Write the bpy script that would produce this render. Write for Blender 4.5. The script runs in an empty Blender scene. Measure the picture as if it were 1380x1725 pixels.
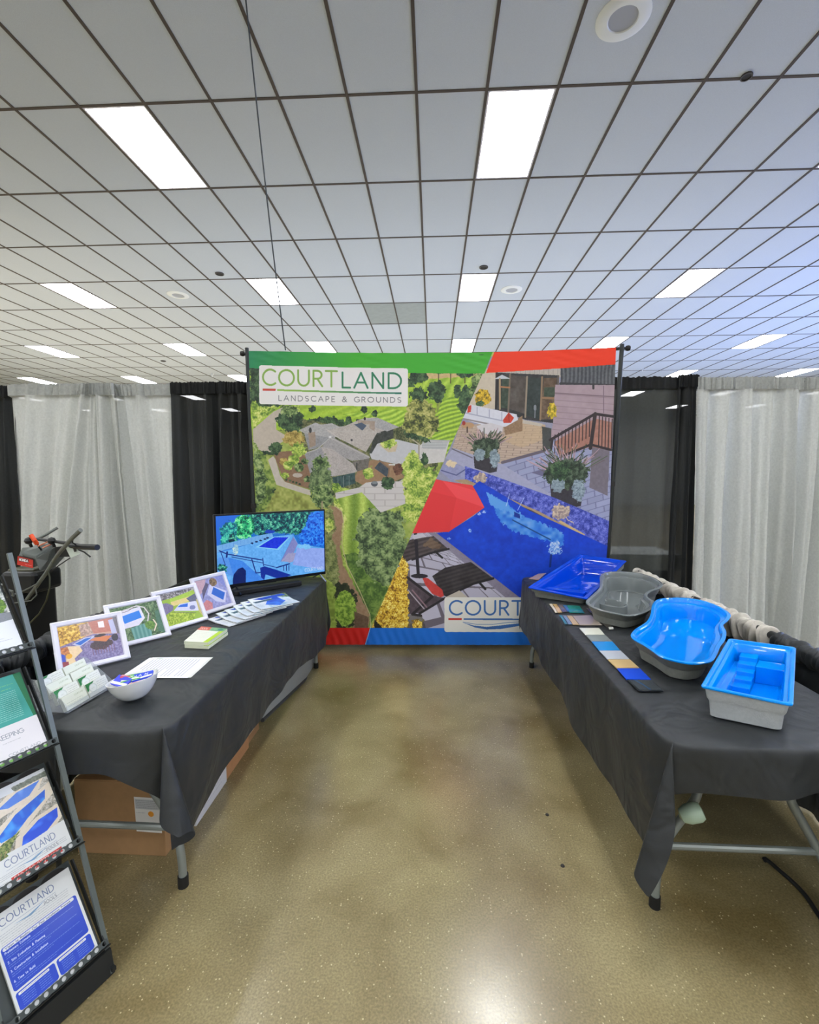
import bpy, bmesh, math, random
import numpy as np
from mathutils import Vector, Matrix, Euler
random.seed(7); rng = np.random.RandomState(7)
scene = bpy.context.scene
COL = scene.collection
# ------------------------------------------------------------------ camera
F_PX, PITCH, YAW, CAM_H = 777.0, -.078, .0506, 1.6
cam_d = bpy.data.cameras.new('camera'); cam = bpy.data.objects.new('camera', cam_d); COL.objects.link(cam)
cam.location = (0, 0, CAM_H); cam.rotation_euler = (math.pi/2 + PITCH, 0, YAW)
cam_d.sensor_fit = 'HORIZONTAL'; cam_d.sensor_width = 36; cam_d.lens = 36*F_PX/1380
cam_d.clip_start = .05; cam_d.clip_end = 200
scene.camera = cam
# ------------------------------------------------------------------ world, exposure
world = bpy.data.worlds.new('hall_air'); scene.world = world; world.use_nodes = True
world.node_tree.nodes['Background'].inputs[0].default_value = (.62, .68, .8, 1)
world.node_tree.nodes['Background'].inputs[1].default_value = .25
vs = scene.view_settings; vs.view_transform = 'Standard'; vs.look = 'None'; vs.gamma = 1; vs.use_curve_mapping = False
vs.exposure = 1.15
LAMP_POWER = 13.0            # emission of the ceiling panels
def area(name, loc, rot, sx, sy, power, col):
    d = bpy.data.lights.new(name, 'AREA'); d.shape = 'RECTANGLE'; d.size = sx; d.size_y = sy; d.energy = power; d.color = col
    o = bpy.data.objects.new(name, d); COL.objects.link(o); o.location = loc; o.rotation_euler = rot
    return o
# unseen fill lamps added to brighten and tint the ceiling, and daylight from the right-hand side of the hall
area('ceiling_fill', (-9, 11, 2.7), (math.pi, 0, 0), 8, 10, 80, (1, .93, .80))
area('ceiling_fill', (0, 11.5, 2.7), (math.pi, 0, 0), 9, 11, 90, (.84, .90, 1))
area('ceiling_fill', (9, 11, 2.7), (math.pi, 0, 0), 8, 10, 110, (.45, .6, 1))
area('ceiling_fill', (0, -7, 2.9), (math.pi, 0, 0), 14, 7, 60, (.70, .86, 1))
area('daylight', (15, 6, 2.7), (math.pi, math.radians(-38), 0), 12, 3, 800, (.25, .4, 1))
# ------------------------------------------------------------------ helpers
def lin(c):
    return tuple((v/255/12.92 if v/255 <= .04045 else ((v/255+.055)/1.055)**2.4) for v in c)
MATS = {}
def mat(name, col, rough=.6, metal=0, noise=0, nscale=40, bump=0, bscale=120, alpha=1, emit=0, coat=0, trans=0, ior=1.45):
    if name in MATS: return MATS[name]
    m = bpy.data.materials.new(name); m.use_nodes = True; nt = m.node_tree; b = nt.nodes['Principled BSDF']
    c = lin(col) + (1,)
    b.inputs['Base Color'].default_value = c; b.inputs['Roughness'].default_value = rough; b.inputs['Metallic'].default_value = metal
    b.inputs['IOR'].default_value = ior
    if coat: b.inputs['Coat Weight'].default_value = coat; b.inputs['Coat Roughness'].default_value = .05
    if trans: b.inputs['Transmission Weight'].default_value = trans
    tc = nt.nodes.new('ShaderNodeTexCoord')
    if noise:
        n = nt.nodes.new('ShaderNodeTexNoise'); n.inputs['Scale'].default_value = nscale; n.inputs['Detail'].default_value = 5
        nt.links.new(tc.outputs['Object'], n.inputs['Vector'])
        r = nt.nodes.new('ShaderNodeValToRGB')
        r.color_ramp.elements[0].position = .3; r.color_ramp.elements[1].position = .7
        r.color_ramp.elements[0].color = tuple(v*(1-noise) for v in c[:3]) + (1,); r.color_ramp.elements[1].color = tuple(min(1, v*(1+noise)) for v in c[:3]) + (1,)
        nt.links.new(n.outputs['Fac'], r.inputs['Fac']); nt.links.new(r.outputs['Color'], b.inputs['Base Color'])
    if bump:
        n2 = nt.nodes.new('ShaderNodeTexNoise'); n2.inputs['Scale'].default_value = bscale; n2.inputs['Detail'].default_value = 3
        nt.links.new(tc.outputs['Object'], n2.inputs['Vector'])
        bp = nt.nodes.new('ShaderNodeBump'); bp.inputs['Strength'].default_value = bump; bp.inputs['Distance'].default_value = .004
        nt.links.new(n2.outputs['Fac'], bp.inputs['Height']); nt.links.new(bp.outputs['Normal'], b.inputs['Normal'])
    if alpha < 1:
        b.inputs['Alpha'].default_value = alpha
    if emit:
        b.inputs['Emission Color'].default_value = c; b.inputs['Emission Strength'].default_value = emit
    MATS[name] = m
    return m
def basis_quat(d):
    return Vector(d).normalized().to_track_quat('Z', 'Y').to_matrix()
class MB:
    def __init__(s): s.v = []; s.f = []; s.uv = {}
    def add(s, vs_, fs):
        o = len(s.v); s.v += [tuple(p) for p in vs_]; s.f += [tuple(i+o for i in f) for f in fs]; return s
    def box(s, c, d, rot=None):
        x, y, z = d[0]/2, d[1]/2, d[2]/2
        P = [Vector((a*x, b*y, e*z)) for a in (-1, 1) for b in (-1, 1) for e in (-1, 1)]
        if rot is not None: P = [rot @ p for p in P]
        c = Vector(c)
        return s.add([p+c for p in P], [(0,1,3,2), (4,6,7,5), (0,4,5,1), (2,3,7,6), (0,2,6,4), (1,5,7,3)])
    def boxl(s, lo, hi): return s.box([(a+b)/2 for a, b in zip(lo, hi)], [abs(b-a) for a, b in zip(lo, hi)])
    def tube(s, pts, r, n=10, cap=True):
        pts = [Vector(p) for p in pts]; rs = r if isinstance(r, (list, tuple)) else [r]*len(pts)
        V = []; F = []; up = None
        for i, p in enumerate(pts):
            a = pts[max(i-1, 0)]; b = pts[min(i+1, len(pts)-1)]; t = (b-a).normalized()
            if up is None:
                up = t.orthogonal().normalized()
            up = (up - t*up.dot(t)).normalized(); q = t.cross(up)
            for k in range(n):
                an = 2*math.pi*k/n; V.append(p + (up*math.cos(an)+q*math.sin(an))*rs[i])
        for i in range(len(pts)-1):
            for k in range(n):
                F.append((i*n+k, i*n+(k+1) % n, (i+1)*n+(k+1) % n, (i+1)*n+k))
        if cap: F.append(tuple(range(n-1, -1, -1))); F.append(tuple((len(pts)-1)*n+k for k in range(n)))
        return s.add(V, F)
    def cyl(s, p0, p1, r, n=16): return s.tube([p0, p1], r, n)
    def rings(s, R, closed=False, cap0=False, cap1=False):
        n = len(R[0]); V = [p for r in R for p in r]; F = []
        for i in range(len(R)-1):
            for k in range(n):
                F.append((i*n+k, i*n+(k+1) % n, (i+1)*n+(k+1) % n, (i+1)*n+k))
        if cap0: F.append(tuple(range(n-1, -1, -1)))
        if cap1: F.append(tuple((len(R)-1)*n+k for k in range(n)))
        return s.add(V, F)
    def lathe(s, c, prof, n=32, M=None, cap0=True, cap1=True):
        R = []
        for r, z in prof:
            ring = [Vector((r*math.cos(2*math.pi*k/n), r*math.sin(2*math.pi*k/n), z)) for k in range(n)]
            if M is not None: ring = [M @ p for p in ring]
            R.append([p+Vector(c) for p in ring])
        return s.rings(R, cap0=cap0, cap1=cap1)
    def grid(s, fn, nu, nv, uv=True):
        V = []; F = []; o = len(s.v)
        for j in range(nv+1):
            for i in range(nu+1):
                V.append(fn(i/nu, j/nv)); s.uv[o+len(V)-1] = (i/nu, j/nv)
        for j in range(nv):
            for i in range(nu):
                a = j*(nu+1)+i; F.append((a, a+1, a+nu+2, a+nu+1))
        return s.add(V, F)
    def build(s, name, m, parent=None, smooth=False, bevel=0, thick=0, loc=None, sharp=35):
        me = bpy.data.meshes.new(name); off = Vector(loc) if loc is not None else Vector((0, 0, 0))
        me.from_pydata([tuple(Vector(p)-off) for p in s.v], [], s.f)
        if s.uv:
            ul = me.uv_layers.new(name='UVMap')
            for lp in me.loops: ul.data[lp.index].uv = s.uv.get(lp.vertex_index, (0, 0))
        bm = bmesh.new(); bm.from_mesh(me); bmesh.ops.recalc_face_normals(bm, faces=bm.faces) if not s.uv else None; bm.to_mesh(me); bm.free()
        me.materials.append(m)
        if smooth:
            me.polygons.foreach_set('use_smooth', [True]*len(me.polygons)); me.set_sharp_from_angle(angle=math.radians(sharp))
        o = bpy.data.objects.new(name, me); COL.objects.link(o)
        o.location = off
        if parent is not None:
            o.parent = parent
            o.matrix_parent_inverse = parent_world(parent).inverted()
        if thick:
            md = o.modifiers.new('thickness', 'SOLIDIFY'); md.thickness = thick; md.offset = 0
        if bevel:
            md = o.modifiers.new('bevel', 'BEVEL'); md.width = bevel; md.segments = 2; md.limit_method = 'ANGLE'
        return o
def parent_world(p):
    M = Matrix.LocRotScale(p.location, p.rotation_euler, p.scale)
    if p.parent is not None: M = parent_world(p.parent) @ p.matrix_parent_inverse @ M
    return M
def tag(o, label=None, cat=None, group=None, kind=None):
    if label: o['label'] = label
    if cat: o['category'] = cat
    if group: o['group'] = group
    if kind: o['kind'] = kind
    return o
def empty(name, loc, label, cat, group=None):
    o = bpy.data.objects.new(name, None); COL.objects.link(o); o.location = loc; o.empty_display_size = .05
    return tag(o, label, cat, group)
# a pixel of the photograph seen as a point at a given real plane
_cy, _sy = math.cos(YAW), math.sin(YAW)
FW = Vector((-_sy*math.cos(PITCH), _cy*math.cos(PITCH), math.sin(PITCH))); RT = Vector((_cy, _sy, 0)); UP = RT.cross(FW)
CAM = Vector((0, 0, CAM_H))
def ray(px, py): return FW + RT*((px-690)/F_PX) - UP*((py-862.5)/F_PX)
def at_z(px, py, z): d = ray(px, py); return CAM + d*((z-CAM_H)/d.z)
def at_y(px, py, y): d = ray(px, py); return CAM + d*(y/d.y)
def at_x(px, py, x): d = ray(px, py); return CAM + d*(x/d.x)
def at_plane(px, py, p0, n): d = ray(px, py); p0 = Vector(p0); n = Vector(n); return CAM + d*((p0-CAM).dot(n)/d.dot(n))
def project(p):
    v = Vector(p)-CAM; w = v.dot(FW)
    return (690+F_PX*v.dot(RT)/w, 862.5-F_PX*v.dot(UP)/w, w)
# ------------------------------------------------------------------ painter for flat prints
_tab = np.random.RandomState(3).rand(256, 256).astype(np.float32)
def vn(X, Y, s, seed=0):
    X = X/s+seed*17.3; Y = Y/s+seed*7.7
    xi = np.floor(X).astype(int); yi = np.floor(Y).astype(int); fx = X-xi; fy = Y-yi
    fx = fx*fx*(3-2*fx); fy = fy*fy*(3-2*fy); g = lambda a, b: _tab[b & 255, a & 255]
    return (g(xi, yi)*(1-fx)+g(xi+1, yi)*fx)*(1-fy)+(g(xi, yi+1)*(1-fx)+g(xi+1, yi+1)*fx)*fy
def fbm(X, Y, s, seed=0):
    return (vn(X, Y, s, seed)+.6*vn(X, Y, s/2.1, seed+1)+.4*vn(X, Y, s/4.3, seed+2))/2.0
def ramp(t, cols):
    t = np.clip(t, 0, .999)*(len(cols)-1); i = t.astype(int); f = (t-i)[..., None]; C_ = np.array(cols, np.float32)
    return C_[i]*(1-f)+C_[i+1]*f
def fol(*cols, s=14, seed=0):            # leafy texture
    def f(X, Y):
        t = .55*vn(X, Y, s, seed)+.45*vn(X, Y, s/3.5, seed+3)
        return ramp((t-.22)*1.8, cols)
    return f
def strp(c1, c2, dx, dy, period, seed=0, w=6, amp=18):
    def f(X, Y):
        q = (X*dx+Y*dy)/period+.12*(vn(X, Y, 60, seed)-.5)*w
        t = .5+.5*np.sin(q*2*math.pi); n = vn(X, Y, 5, seed+1)[..., None]
        return np.array(c1)*t[..., None]+np.array(c2)*(1-t[..., None])+(n-.5)*amp
    return f
def mot(c, amp=14, s=8, seed=0):
    def f(X, Y): return np.array(c)+(fbm(X, Y, s, seed)[..., None]-.5)*2*amp
    return f
def pav(c, cl, m, amp=10, n=9, seed=0, off=.5):   # pavers in a quad given in pixels: lines follow homography m
    def f(X, Y):
        U, V = m(X, Y); r = np.floor(V*n); u = U*n*.6+off*(r % 2); base = np.array(c)+(vn(np.floor(u)*37.1, r*53.7, 1.0, seed)[..., None]-.5)*amp*2
        ed = (np.abs((V*n) % 1-.5) > .44) | (np.abs(u % 1-.5) > .465)
        return np.where(ed[..., None], np.array(cl), base)
    return f
def homog(src, dst):
    A = []; b = []
    for (x, y), (u, v) in zip(src, dst):
        A += [[x, y, 1, 0, 0, 0, -u*x, -u*y], [0, 0, 0, x, y, 1, -v*x, -v*y]]; b += [u, v]
    h = np.linalg.solve(np.array(A, float), np.array(b, float)); return np.append(h, 1).reshape(3, 3)
class Canvas:
    def __init__(s, w, h, bg=(255, 255, 255), quad=None):      # quad: authoring coordinates of TL, TR, BR, BL
        s.w, s.h = w, h; s.a = np.zeros((h, w, 3), np.float32)+np.array(bg, np.float32); s.k = 1
        s.quad(quad or [(0, 0), (1, 0), (1, 1), (0, 1)])
    def quad(s, q): s.H = homog(q, [(0, 0), (s.w, 0), (s.w, s.h), (0, s.h)]); s.o = (0, 0, 1)
    def crop(s, x, y, k): s.o = (x, y, k)
    def T(s, p):
        x = s.o[0]+p[0]/s.o[2]; y = s.o[1]+p[1]/s.o[2]; v = s.H @ np.array([x, y, 1.0]); return v[0]/v[2], v[1]/v[2]
    def _put(s, x0, y0, x1, y1, fn, col, alpha=1):
        x0 = max(int(x0), 0); y0 = max(int(y0), 0); x1 = min(int(x1)+1, s.w); y1 = min(int(y1)+1, s.h)
        if x1 <= x0 or y1 <= y0: return
        Y, X = np.mgrid[y0:y1, x0:x1].astype(np.float32); X += .5; Y += .5; m = fn(X, Y)
        c = col(X, Y) if callable(col) else np.zeros(X.shape+(3,))+np.array(col, np.float32)
        m = (m*alpha)[..., None]; s.a[y0:y1, x0:x1] = s.a[y0:y1, x0:x1]*(1-m)+c*m
    def poly(s, pts, col, rag=0, rs=9, alpha=1, seed=5):
        P = [s.T(p) for p in pts]; xs = [p[0] for p in P]; ys = [p[1] for p in P]
        def fn(X, Y):
            if rag: X, Y = X+(fbm(X, Y, rs, seed)-.5)*2*rag, Y+(fbm(X, Y, rs, seed+9)-.5)*2*rag
            m = np.zeros(X.shape, bool)
            for (xa, ya), (xb, yb) in zip(P, P[1:]+P[:1]):
                if ya == yb: continue
                c = ((Y < ya) != (Y < yb)); m ^= c & (X < (xb-xa)*(Y-ya)/(yb-ya)+xa)
            return m.astype(np.float32)
        s._put(min(xs)-rag, min(ys)-rag, max(xs)+rag, max(ys)+rag, fn, col, alpha)
    def ell(s, cx, cy, rx, ry, col, rag=0, rs=9, alpha=1, seed=5):
        s.poly([(cx+rx*math.cos(t*math.pi/12), cy+ry*math.sin(t*math.pi/12)) for t in range(24)], col, rag, rs, alpha, seed)
    def line(s, pts, w, col, alpha=1, px=False):
        P = pts if px else [s.T(p) for p in pts]; h = w/2
        for (xa, ya), (xb, yb) in zip(P, P[1:]):
            dx, dy = xb-xa, yb-ya; L = max(dx*dx+dy*dy, 1e-6)
            def fn(X, Y):
                t = np.clip(((X-xa)*dx+(Y-ya)*dy)/L, 0, 1); d = np.hypot(X-xa-t*dx, Y-ya-t*dy); return np.clip(h-d+.5, 0, 1)
            s._put(min(xa, xb)-h-1, min(ya, yb)-h-1, max(xa, xb)+h+1, max(ya, yb)+h+1, fn, col, alpha)
    def rrect(s, x0, y0, x1, y1, r, col):
        P = []
        for cx, cy, a in ((x1-r, y0+r, -90), (x1-r, y1-r, 0), (x0+r, y1-r, 90), (x0+r, y0+r, 180)):
            P += [(cx+r*math.cos(math.radians(a+k*15)), cy+r*math.sin(math.radians(a+k*15))) for k in range(7)]
        s.poly(P, col)
    def text(s, txt, x, y, h, col, w=.13, track=.22, ux=(1, 0), uy=(0, -1), sx=1.0, fit=None):
        cur = 0; out = []
        for ch in txt:
            wd, L = GLYPH.get(ch, (.5, []))
            out += [[(cur+px*sx, py) for px, py in l] for l in L]; cur += wd*sx+track
        if fit: k = fit/((cur-track)*h)
        else: k = 1
        ends = (s.T((x, y)), s.T((x+uy[0]*h, y+uy[1]*h))); hp = math.hypot(ends[1][0]-ends[0][0], ends[1][1]-ends[0][1])
        for l in out: s.line([(x+(px*k*ux[0]+py*uy[0])*h, y+(px*k*ux[1]+py*uy[1])*h) for px, py in l], max(w*hp, .9), col)
    def scrib(s, x0, y0, x1, h, col, seed=1, w=.35):       # an unreadable small line of print
        r = random.Random(seed); x = x0
        while x < x1-h*.3:
            L = h*r.uniform(.8, 3.2); e = min(x+L, x1); n = max(int((e-x)/(h*.35)), 1)
            s.line([(x+(e-x)*i/n, y0+(h*.22 if i % 2 else -h*.22)) for i in range(n+1)], 1.1, col, w*2); x = e+h*.55
    def image(s, name):
        im = bpy.data.images.new(name, s.w, s.h); a = np.ones((s.h, s.w, 4), np.float32); a[..., :3] = np.clip(s.a, 0, 255)[::-1]/255
        im.pixels.foreach_set(a.ravel()); im.update(); im.pack(); return im
def arc(cx, cy, rx, ry, a0, a1, n=10): return [(cx+rx*math.cos(math.radians(a0+(a1-a0)*i/n)), cy+ry*math.sin(math.radians(a0+(a1-a0)*i/n))) for i in range(n+1)]
GLYPH = {
 'C': (.86, [arc(.52, .5, .5, .5, 48, 312, 16)]), 'O': (1.04, [arc(.52, .5, .5, .5, 0, 360, 22)]),
 'U': (.8, [[(.04, 1), (.04, .38)]+arc(.4, .38, .36, .37, 180, 360)+[(.76, .38), (.76, 1)]]),
 'R': (.64, [[(.04, 0), (.04, 1), (.3, 1)]+arc(.3, .74, .28, .26, 90, -90)+[(.04, .48)], [(.3, .48), (.62, 0)]]),
 'T': (.74, [[(0, 1), (.74, 1)], [(.37, 1), (.37, 0)]]), 'L': (.52, [[(.04, 1), (.04, 0), (.52, 0)]]),
 'A': (.84, [[(0, 0), (.42, 1), (.84, 0)], [(.15, .35), (.69, .35)]]), 'N': (.76, [[(.04, 0), (.04, 1), (.72, 0), (.72, 1)]]),
 'D': (.86, [[(.04, 0), (.04, 1), (.32, 1)]+arc(.32, .5, .5, .5, 90, -90, 12)+[(.04, 0)]]),
 'S': (.6, [arc(.3, .74, .26, .25, 40, 250, 9)+arc(.3, .26, .27, .25, 80, -140, 9)]),
 'P': (.6, [[(.04, 0), (.04, 1), (.28, 1)]+arc(.28, .72, .28, .28, 90, -90)+[(.04, .44)]]),
 'E': (.56, [[(.54, 1), (.04, 1), (.04, 0), (.54, 0)], [(.04, .52), (.48, .52)]]), 'I': (.08, [[(.04, 0), (.04, 1)]]),
 'G': (.86, [arc(.5, .5, .48, .5, 48, 335, 15)+[(.94, .45), (.6, .45)]]), 'H': (.74, [[(.04, 0), (.04, 1)], [(.7, 0), (.7, 1)], [(.04, .5), (.7, .5)]]),
 '&': (.8, [[(.78, 0), (.2, .68)]+arc(.36, .8, .18, .2, 200, -40, 9)+[(.2, .45)]+arc(.3, .24, .27, .24, 110, 350, 9)+[(.72, .5)]]),
 'K': (.66, [[(.04, 0), (.04, 1)], [(.62, 1), (.06, .45)], [(.25, .6), (.66, 0)]]), 'V': (.8, [[(0, 1), (.4, 0), (.8, 1)]]), 'B': (.6, [[(.04, 0), (.04, 1), (.3, 1)]+arc(.3, .77, .24, .23, 90, -90)+[(.04, .54)], [(.3, .54)]+arc(.3, .27, .28, .27, 90, -90)+[(.04, 0)]]),
 '1': (.4, [[(.02, .8), (.25, 1), (.25, 0)]]), '5': (.6, [[(.52, 1), (.12, 1), (.08, .56)]+arc(.28, .32, .28, .31, 110, -150, 12)]),
 '9': (.6, [arc(.3, .7, .27, .28, 0, 360, 14), [(.57, .7), (.5, .25), (.2, 0)]]), '6': (.6, [arc(.3, .3, .27, .28, 0, 360, 14), [(.03, .3), (.1, .75), (.4, 1)]]),
 '8': (.6, [arc(.3, .76, .22, .23, 0, 360, 12), arc(.3, .27, .27, .26, 0, 360, 12)]), '3': (.56, [arc(.27, .75, .24, .25, 140, -90, 9)+arc(.27, .26, .28, .26, 90, -140, 9)]),
 '7': (.56, [[(0, 1), (.54, 1), (.18, 0)]]), '2': (.58, [arc(.28, .72, .25, .27, 150, -30, 8)+[(.02, 0), (.56, 0)]]), '4': (.6, [[(.44, 0), (.44, 1), (0, .3), (.58, .3)]]), '.': (.12, [[(.05, 0), (.05, .05)]]), ' ': (.45, []),
 ':': (.12, [[(.05, 0), (.05, .06)], [(.05, .5), (.05, .56)]]),
 'a': (.5, [arc(.24, .28, .22, .28, 0, 360, 12), [(.46, .58), (.46, 0)]]), 'b': (.5, [arc(.26, .28, .22, .28, 0, 360, 12), [(.04, 1), (.04, 0)]]),
 'c': (.44, [arc(.26, .28, .22, .28, 50, 310, 10)]), 'd': (.5, [arc(.24, .28, .22, .28, 0, 360, 12), [(.46, 1), (.46, 0)]]),
 'e': (.48, [[(.04, .3), (.46, .3)]+arc(.25, .28, .21, .28, 5, 310, 10)]), 'g': (.5, [arc(.24, .28, .22, .28, 0, 360, 12), [(.46, .56), (.46, -.15), (.35, -.28), (.08, -.26)]]),
 'h': (.46, [[(.04, 1), (.04, 0)], [(.04, .3)]+arc(.23, .36, .19, .2, 150, 0, 6)+[(.42, 0)]]), 'i': (.08, [[(.04, 0), (.04, .56)], [(.04, .78), (.04, .84)]]),
 'l': (.08, [[(.04, 0), (.04, 1)]]), 'm': (.74, [[(.04, 0), (.04, .56)], [(.04, .36)]+arc(.2, .38, .16, .18, 150, 0, 6)+[(.36, 0)], [(.36, .36)]+arc(.53, .38, .17, .18, 150, 0, 6)+[(.7, 0)]]),
 'n': (.46, [[(.04, .56), (.04, 0)], [(.04, .3)]+arc(.23, .36, .19, .2, 150, 0, 6)+[(.42, 0)]]), 'o': (.5, [arc(.25, .28, .23, .28, 0, 360, 12)]),
 'p': (.5, [arc(.26, .28, .22, .28, 0, 360, 12), [(.04, .56), (.04, -.28)]]), 'r': (.3, [[(.04, .56), (.04, 0)], [(.04, .34)]+arc(.22, .36, .18, .2, 150, 60, 5)]),
 's': (.38, [arc(.2, .42, .15, .14, 40, 250, 6)+arc(.19, .14, .17, .14, 80, -140, 6)]), 't': (.34, [[(.14, .85), (.14, .1), (.24, 0), (.34, .02)], [(0, .56), (.32, .56)]]),
 'u': (.46, [[(.04, .56), (.04, .2)]+arc(.23, .2, .19, .2, 180, 330, 6)+[(.42, .1)], [(.42, .56), (.42, 0)]]), 'v': (.44, [[(0, .56), (.22, 0), (.44, .56)]]), 'y': (.44, [[(0, .56), (.22, 0)], [(.44, .56), (.12, -.28)]])}
def print_mat(name, im, rough=.5, emit=0, coat=0, glow=0):
    m = bpy.data.materials.new(name); m.use_nodes = True; nt = m.node_tree; b = nt.nodes['Principled BSDF']
    t = nt.nodes.new('ShaderNodeTexImage'); t.image = im; t.extension = 'EXTEND'; uv = nt.nodes.new('ShaderNodeUVMap'); uv.uv_map = 'UVMap'
    nt.links.new(uv.outputs[0], t.inputs[0]); b.inputs['Roughness'].default_value = rough
    if coat: b.inputs['Coat Weight'].default_value = coat; b.inputs['Coat Roughness'].default_value = .08
    if emit:
        b.inputs['Base Color'].default_value = (.01, .01, .01, 1); nt.links.new(t.outputs[0], b.inputs['Emission Color']); b.inputs['Emission Strength'].default_value = emit
    else: nt.links.new(t.outputs[0], b.inputs['Base Color'])
    return m
def quad_print(name, P, m, parent=None, nu=1, nv=1, bend=None):   # P: TL TR BR BL points
    P = [Vector(p) for p in P]; mb = MB()
    def fn(u, v):
        p = (P[3]*(1-u)+P[2]*u)*(1-v)+(P[0]*(1-u)+P[1]*u)*v
        return p + bend(u, v) if bend else p
    mb.grid(fn, nu, nv); return mb.build(name, m, parent, smooth=nu > 1)
# ------------------------------------------------------------------ floor
def floor_material():
    m = bpy.data.materials.new('polished_concrete'); m.use_nodes = True; nt = m.node_tree; b = nt.nodes['Principled BSDF']; L = nt.links.new
    tc = nt.nodes.new('ShaderNodeTexCoord')
    def noise(s, d, det=6):
        n = nt.nodes.new('ShaderNodeTexNoise'); n.inputs['Scale'].default_value = s; n.inputs['Detail'].default_value = det; n.inputs['Distortion'].default_value = d
        L(tc.outputs['Object'], n.inputs['Vector']); return n
    def rmp(src, a, b_, ca, cb):
        r = nt.nodes.new('ShaderNodeValToRGB'); r.color_ramp.elements[0].position = a; r.color_ramp.elements[1].position = b_
        r.color_ramp.elements[0].color = ca; r.color_ramp.elements[1].color = cb; L(src, r.inputs['Fac']); return r
    n1 = noise(2.2, .3); r1 = rmp(n1.outputs['Fac'], .3, .72, lin((120, 105, 68))+(1,), lin((164, 152, 116))+(1,))
    n2 = noise(140, 0, 3); r2 = rmp(n2.outputs['Fac'], .35, .68, (.72, .72, .7, 1), (1.2, 1.18, 1.15, 1))
    mx = nt.nodes.new('ShaderNodeMix'); mx.data_type = 'RGBA'; mx.blend_type = 'MULTIPLY'; mx.inputs[0].default_value = .8
    L(r1.outputs[0], mx.inputs[6]); L(r2.outputs[0], mx.inputs[7])
    vo = nt.nodes.new('ShaderNodeTexVoronoi'); vo.inputs['Scale'].default_value = 95; L(tc.outputs['Object'], vo.inputs['Vector'])
    sep = nt.nodes.new('ShaderNodeSeparateColor'); L(vo.outputs['Color'], sep.inputs[0])
    g = nt.nodes.new('ShaderNodeMath'); g.operation = 'GREATER_THAN'; g.inputs[1].default_value = .9; L(sep.outputs[0], g.inputs[0])
    l = nt.nodes.new('ShaderNodeMath'); l.operation = 'LESS_THAN'; l.inputs[1].default_value = .24; L(vo.outputs['Distance'], l.inputs[0])
    mu = nt.nodes.new('ShaderNodeMath'); mu.operation = 'MULTIPLY'; L(g.outputs[0], mu.inputs[0]); L(l.outputs[0], mu.inputs[1])
    mu2 = nt.nodes.new('ShaderNodeMath'); mu2.operation = 'MULTIPLY'; mu2.inputs[1].default_value = .75; L(mu.outputs[0], mu2.inputs[0])
    mx2 = nt.nodes.new('ShaderNodeMix'); mx2.data_type = 'RGBA'; L(mu2.outputs[0], mx2.inputs[0]); L(mx.outputs[2], mx2.inputs[6])
    mx2.inputs[7].default_value = lin((215, 200, 160))+(1,)
    L(mx2.outputs[2], b.inputs['Base Color'])
    rr = rmp(n1.outputs['Fac'], .3, .7, (.27,)*3+(1,), (.17,)*3+(1,)); L(rr.outputs[0], b.inputs['Roughness'])
    bp = nt.nodes.new('ShaderNodeBump'); bp.inputs['Strength'].default_value = .07; bp.inputs['Distance'].default_value = .003
    L(n2.outputs['Fac'], bp.inputs['Height']); L(bp.outputs['Normal'], b.inputs['Normal'])
    b.inputs['IOR'].default_value = 1.55; b.inputs['Coat Weight'].default_value = .35; b.inputs['Coat Roughness'].default_value = .3
    return m
X0, X1, Y0, Y1, CZ = -21.0, 21.0, -11.0, 26.5, 4.93
tag(MB().boxl((X0, Y0, -.2), (X1, Y1, 0)).build('floor', floor_material()), 'polished olive brown concrete floor with fine pale speckles', kind='structure')
# small dark scuffs and chips on the floor
mw = mat('hall_wall', (196, 198, 196), .8, noise=.05, nscale=2)
for nm, lo, hi in (('wall_back', (X0, Y1, 0), (X1, Y1+.2, CZ)), ('wall_front', (X0, Y0-.2, 0), (X1, Y0, CZ)), ('wall_left', (X0-.2, Y0, 0), (X0, Y1, CZ)), ('wall_right', (X1, Y0, 0), (X1+.2, Y1, CZ))):
    tag(MB().boxl(lo, hi).build(nm, mw), kind='structure')
# ------------------------------------------------------------------ ceiling of lay-in panels
GX, GY, TW, TL = -.157, 4.286, .61, 1.22
M_TILE = mat('ceiling_panel', (200, 208, 218), .85, noise=.035, nscale=170, bump=.35, bscale=260)
M_TEE = mat('ceiling_tee', (74, 64, 56), .6)
M_GREY = mat('grey_panel', (158, 166, 166), .8, noise=.06, nscale=8)
ceil = MB().boxl((X0, Y0, CZ+.06), (X1, Y1, CZ+.2)).build('ceiling', mat('ceiling_deck', (120, 120, 118), .9)); tag(ceil, 'suspended ceiling of white panels in a dark grid', kind='structure')
c0, c1 = int((X0-GX)//TW)+1, int((X1-GX)//TW); r0, r1 = int((Y0-GY)//TL)+1, int((Y1-GY)//TL)
grid = MB()
for c in range(c0, c1+1): x = GX+c*TW; grid.boxl((x-.013, Y0, CZ-.004), (x+.013, Y1, CZ+.03))
for r in range(r0, r1+1): y = GY+r*TL; grid.boxl((X0, y-.013, CZ-.003), (X1, y+.013, CZ+.03))
tag(grid.build('ceiling_grid', M_TEE, ceil), kind='stuff')
LIGHTS = [(c, r) for c in range(-35, 36) for r in range(r0, r1) if (c-1) % 6 == 0 and r % 3 == 0 and c0 <= c < c1]
LS = set(LIGHTS); GREY = {(-2, 4), (-1, 4)}
tiles = []
for c in range(c0, c1):
    for r in range(r0, r1):
        if (c, r) in LS: continue
        pc = (GX+(c+.5)*TW, GY+(r+.5)*TL, CZ); px, py, w = project(pc)
        vis = w > .5 and -160 < px < 1540 and -120 < py < 640
        tiles.append((0 if vis else 1, w if w > 0 else 99, c, r))
tiles.sort()
me = None; rest = MB(); nob = 0
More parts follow.
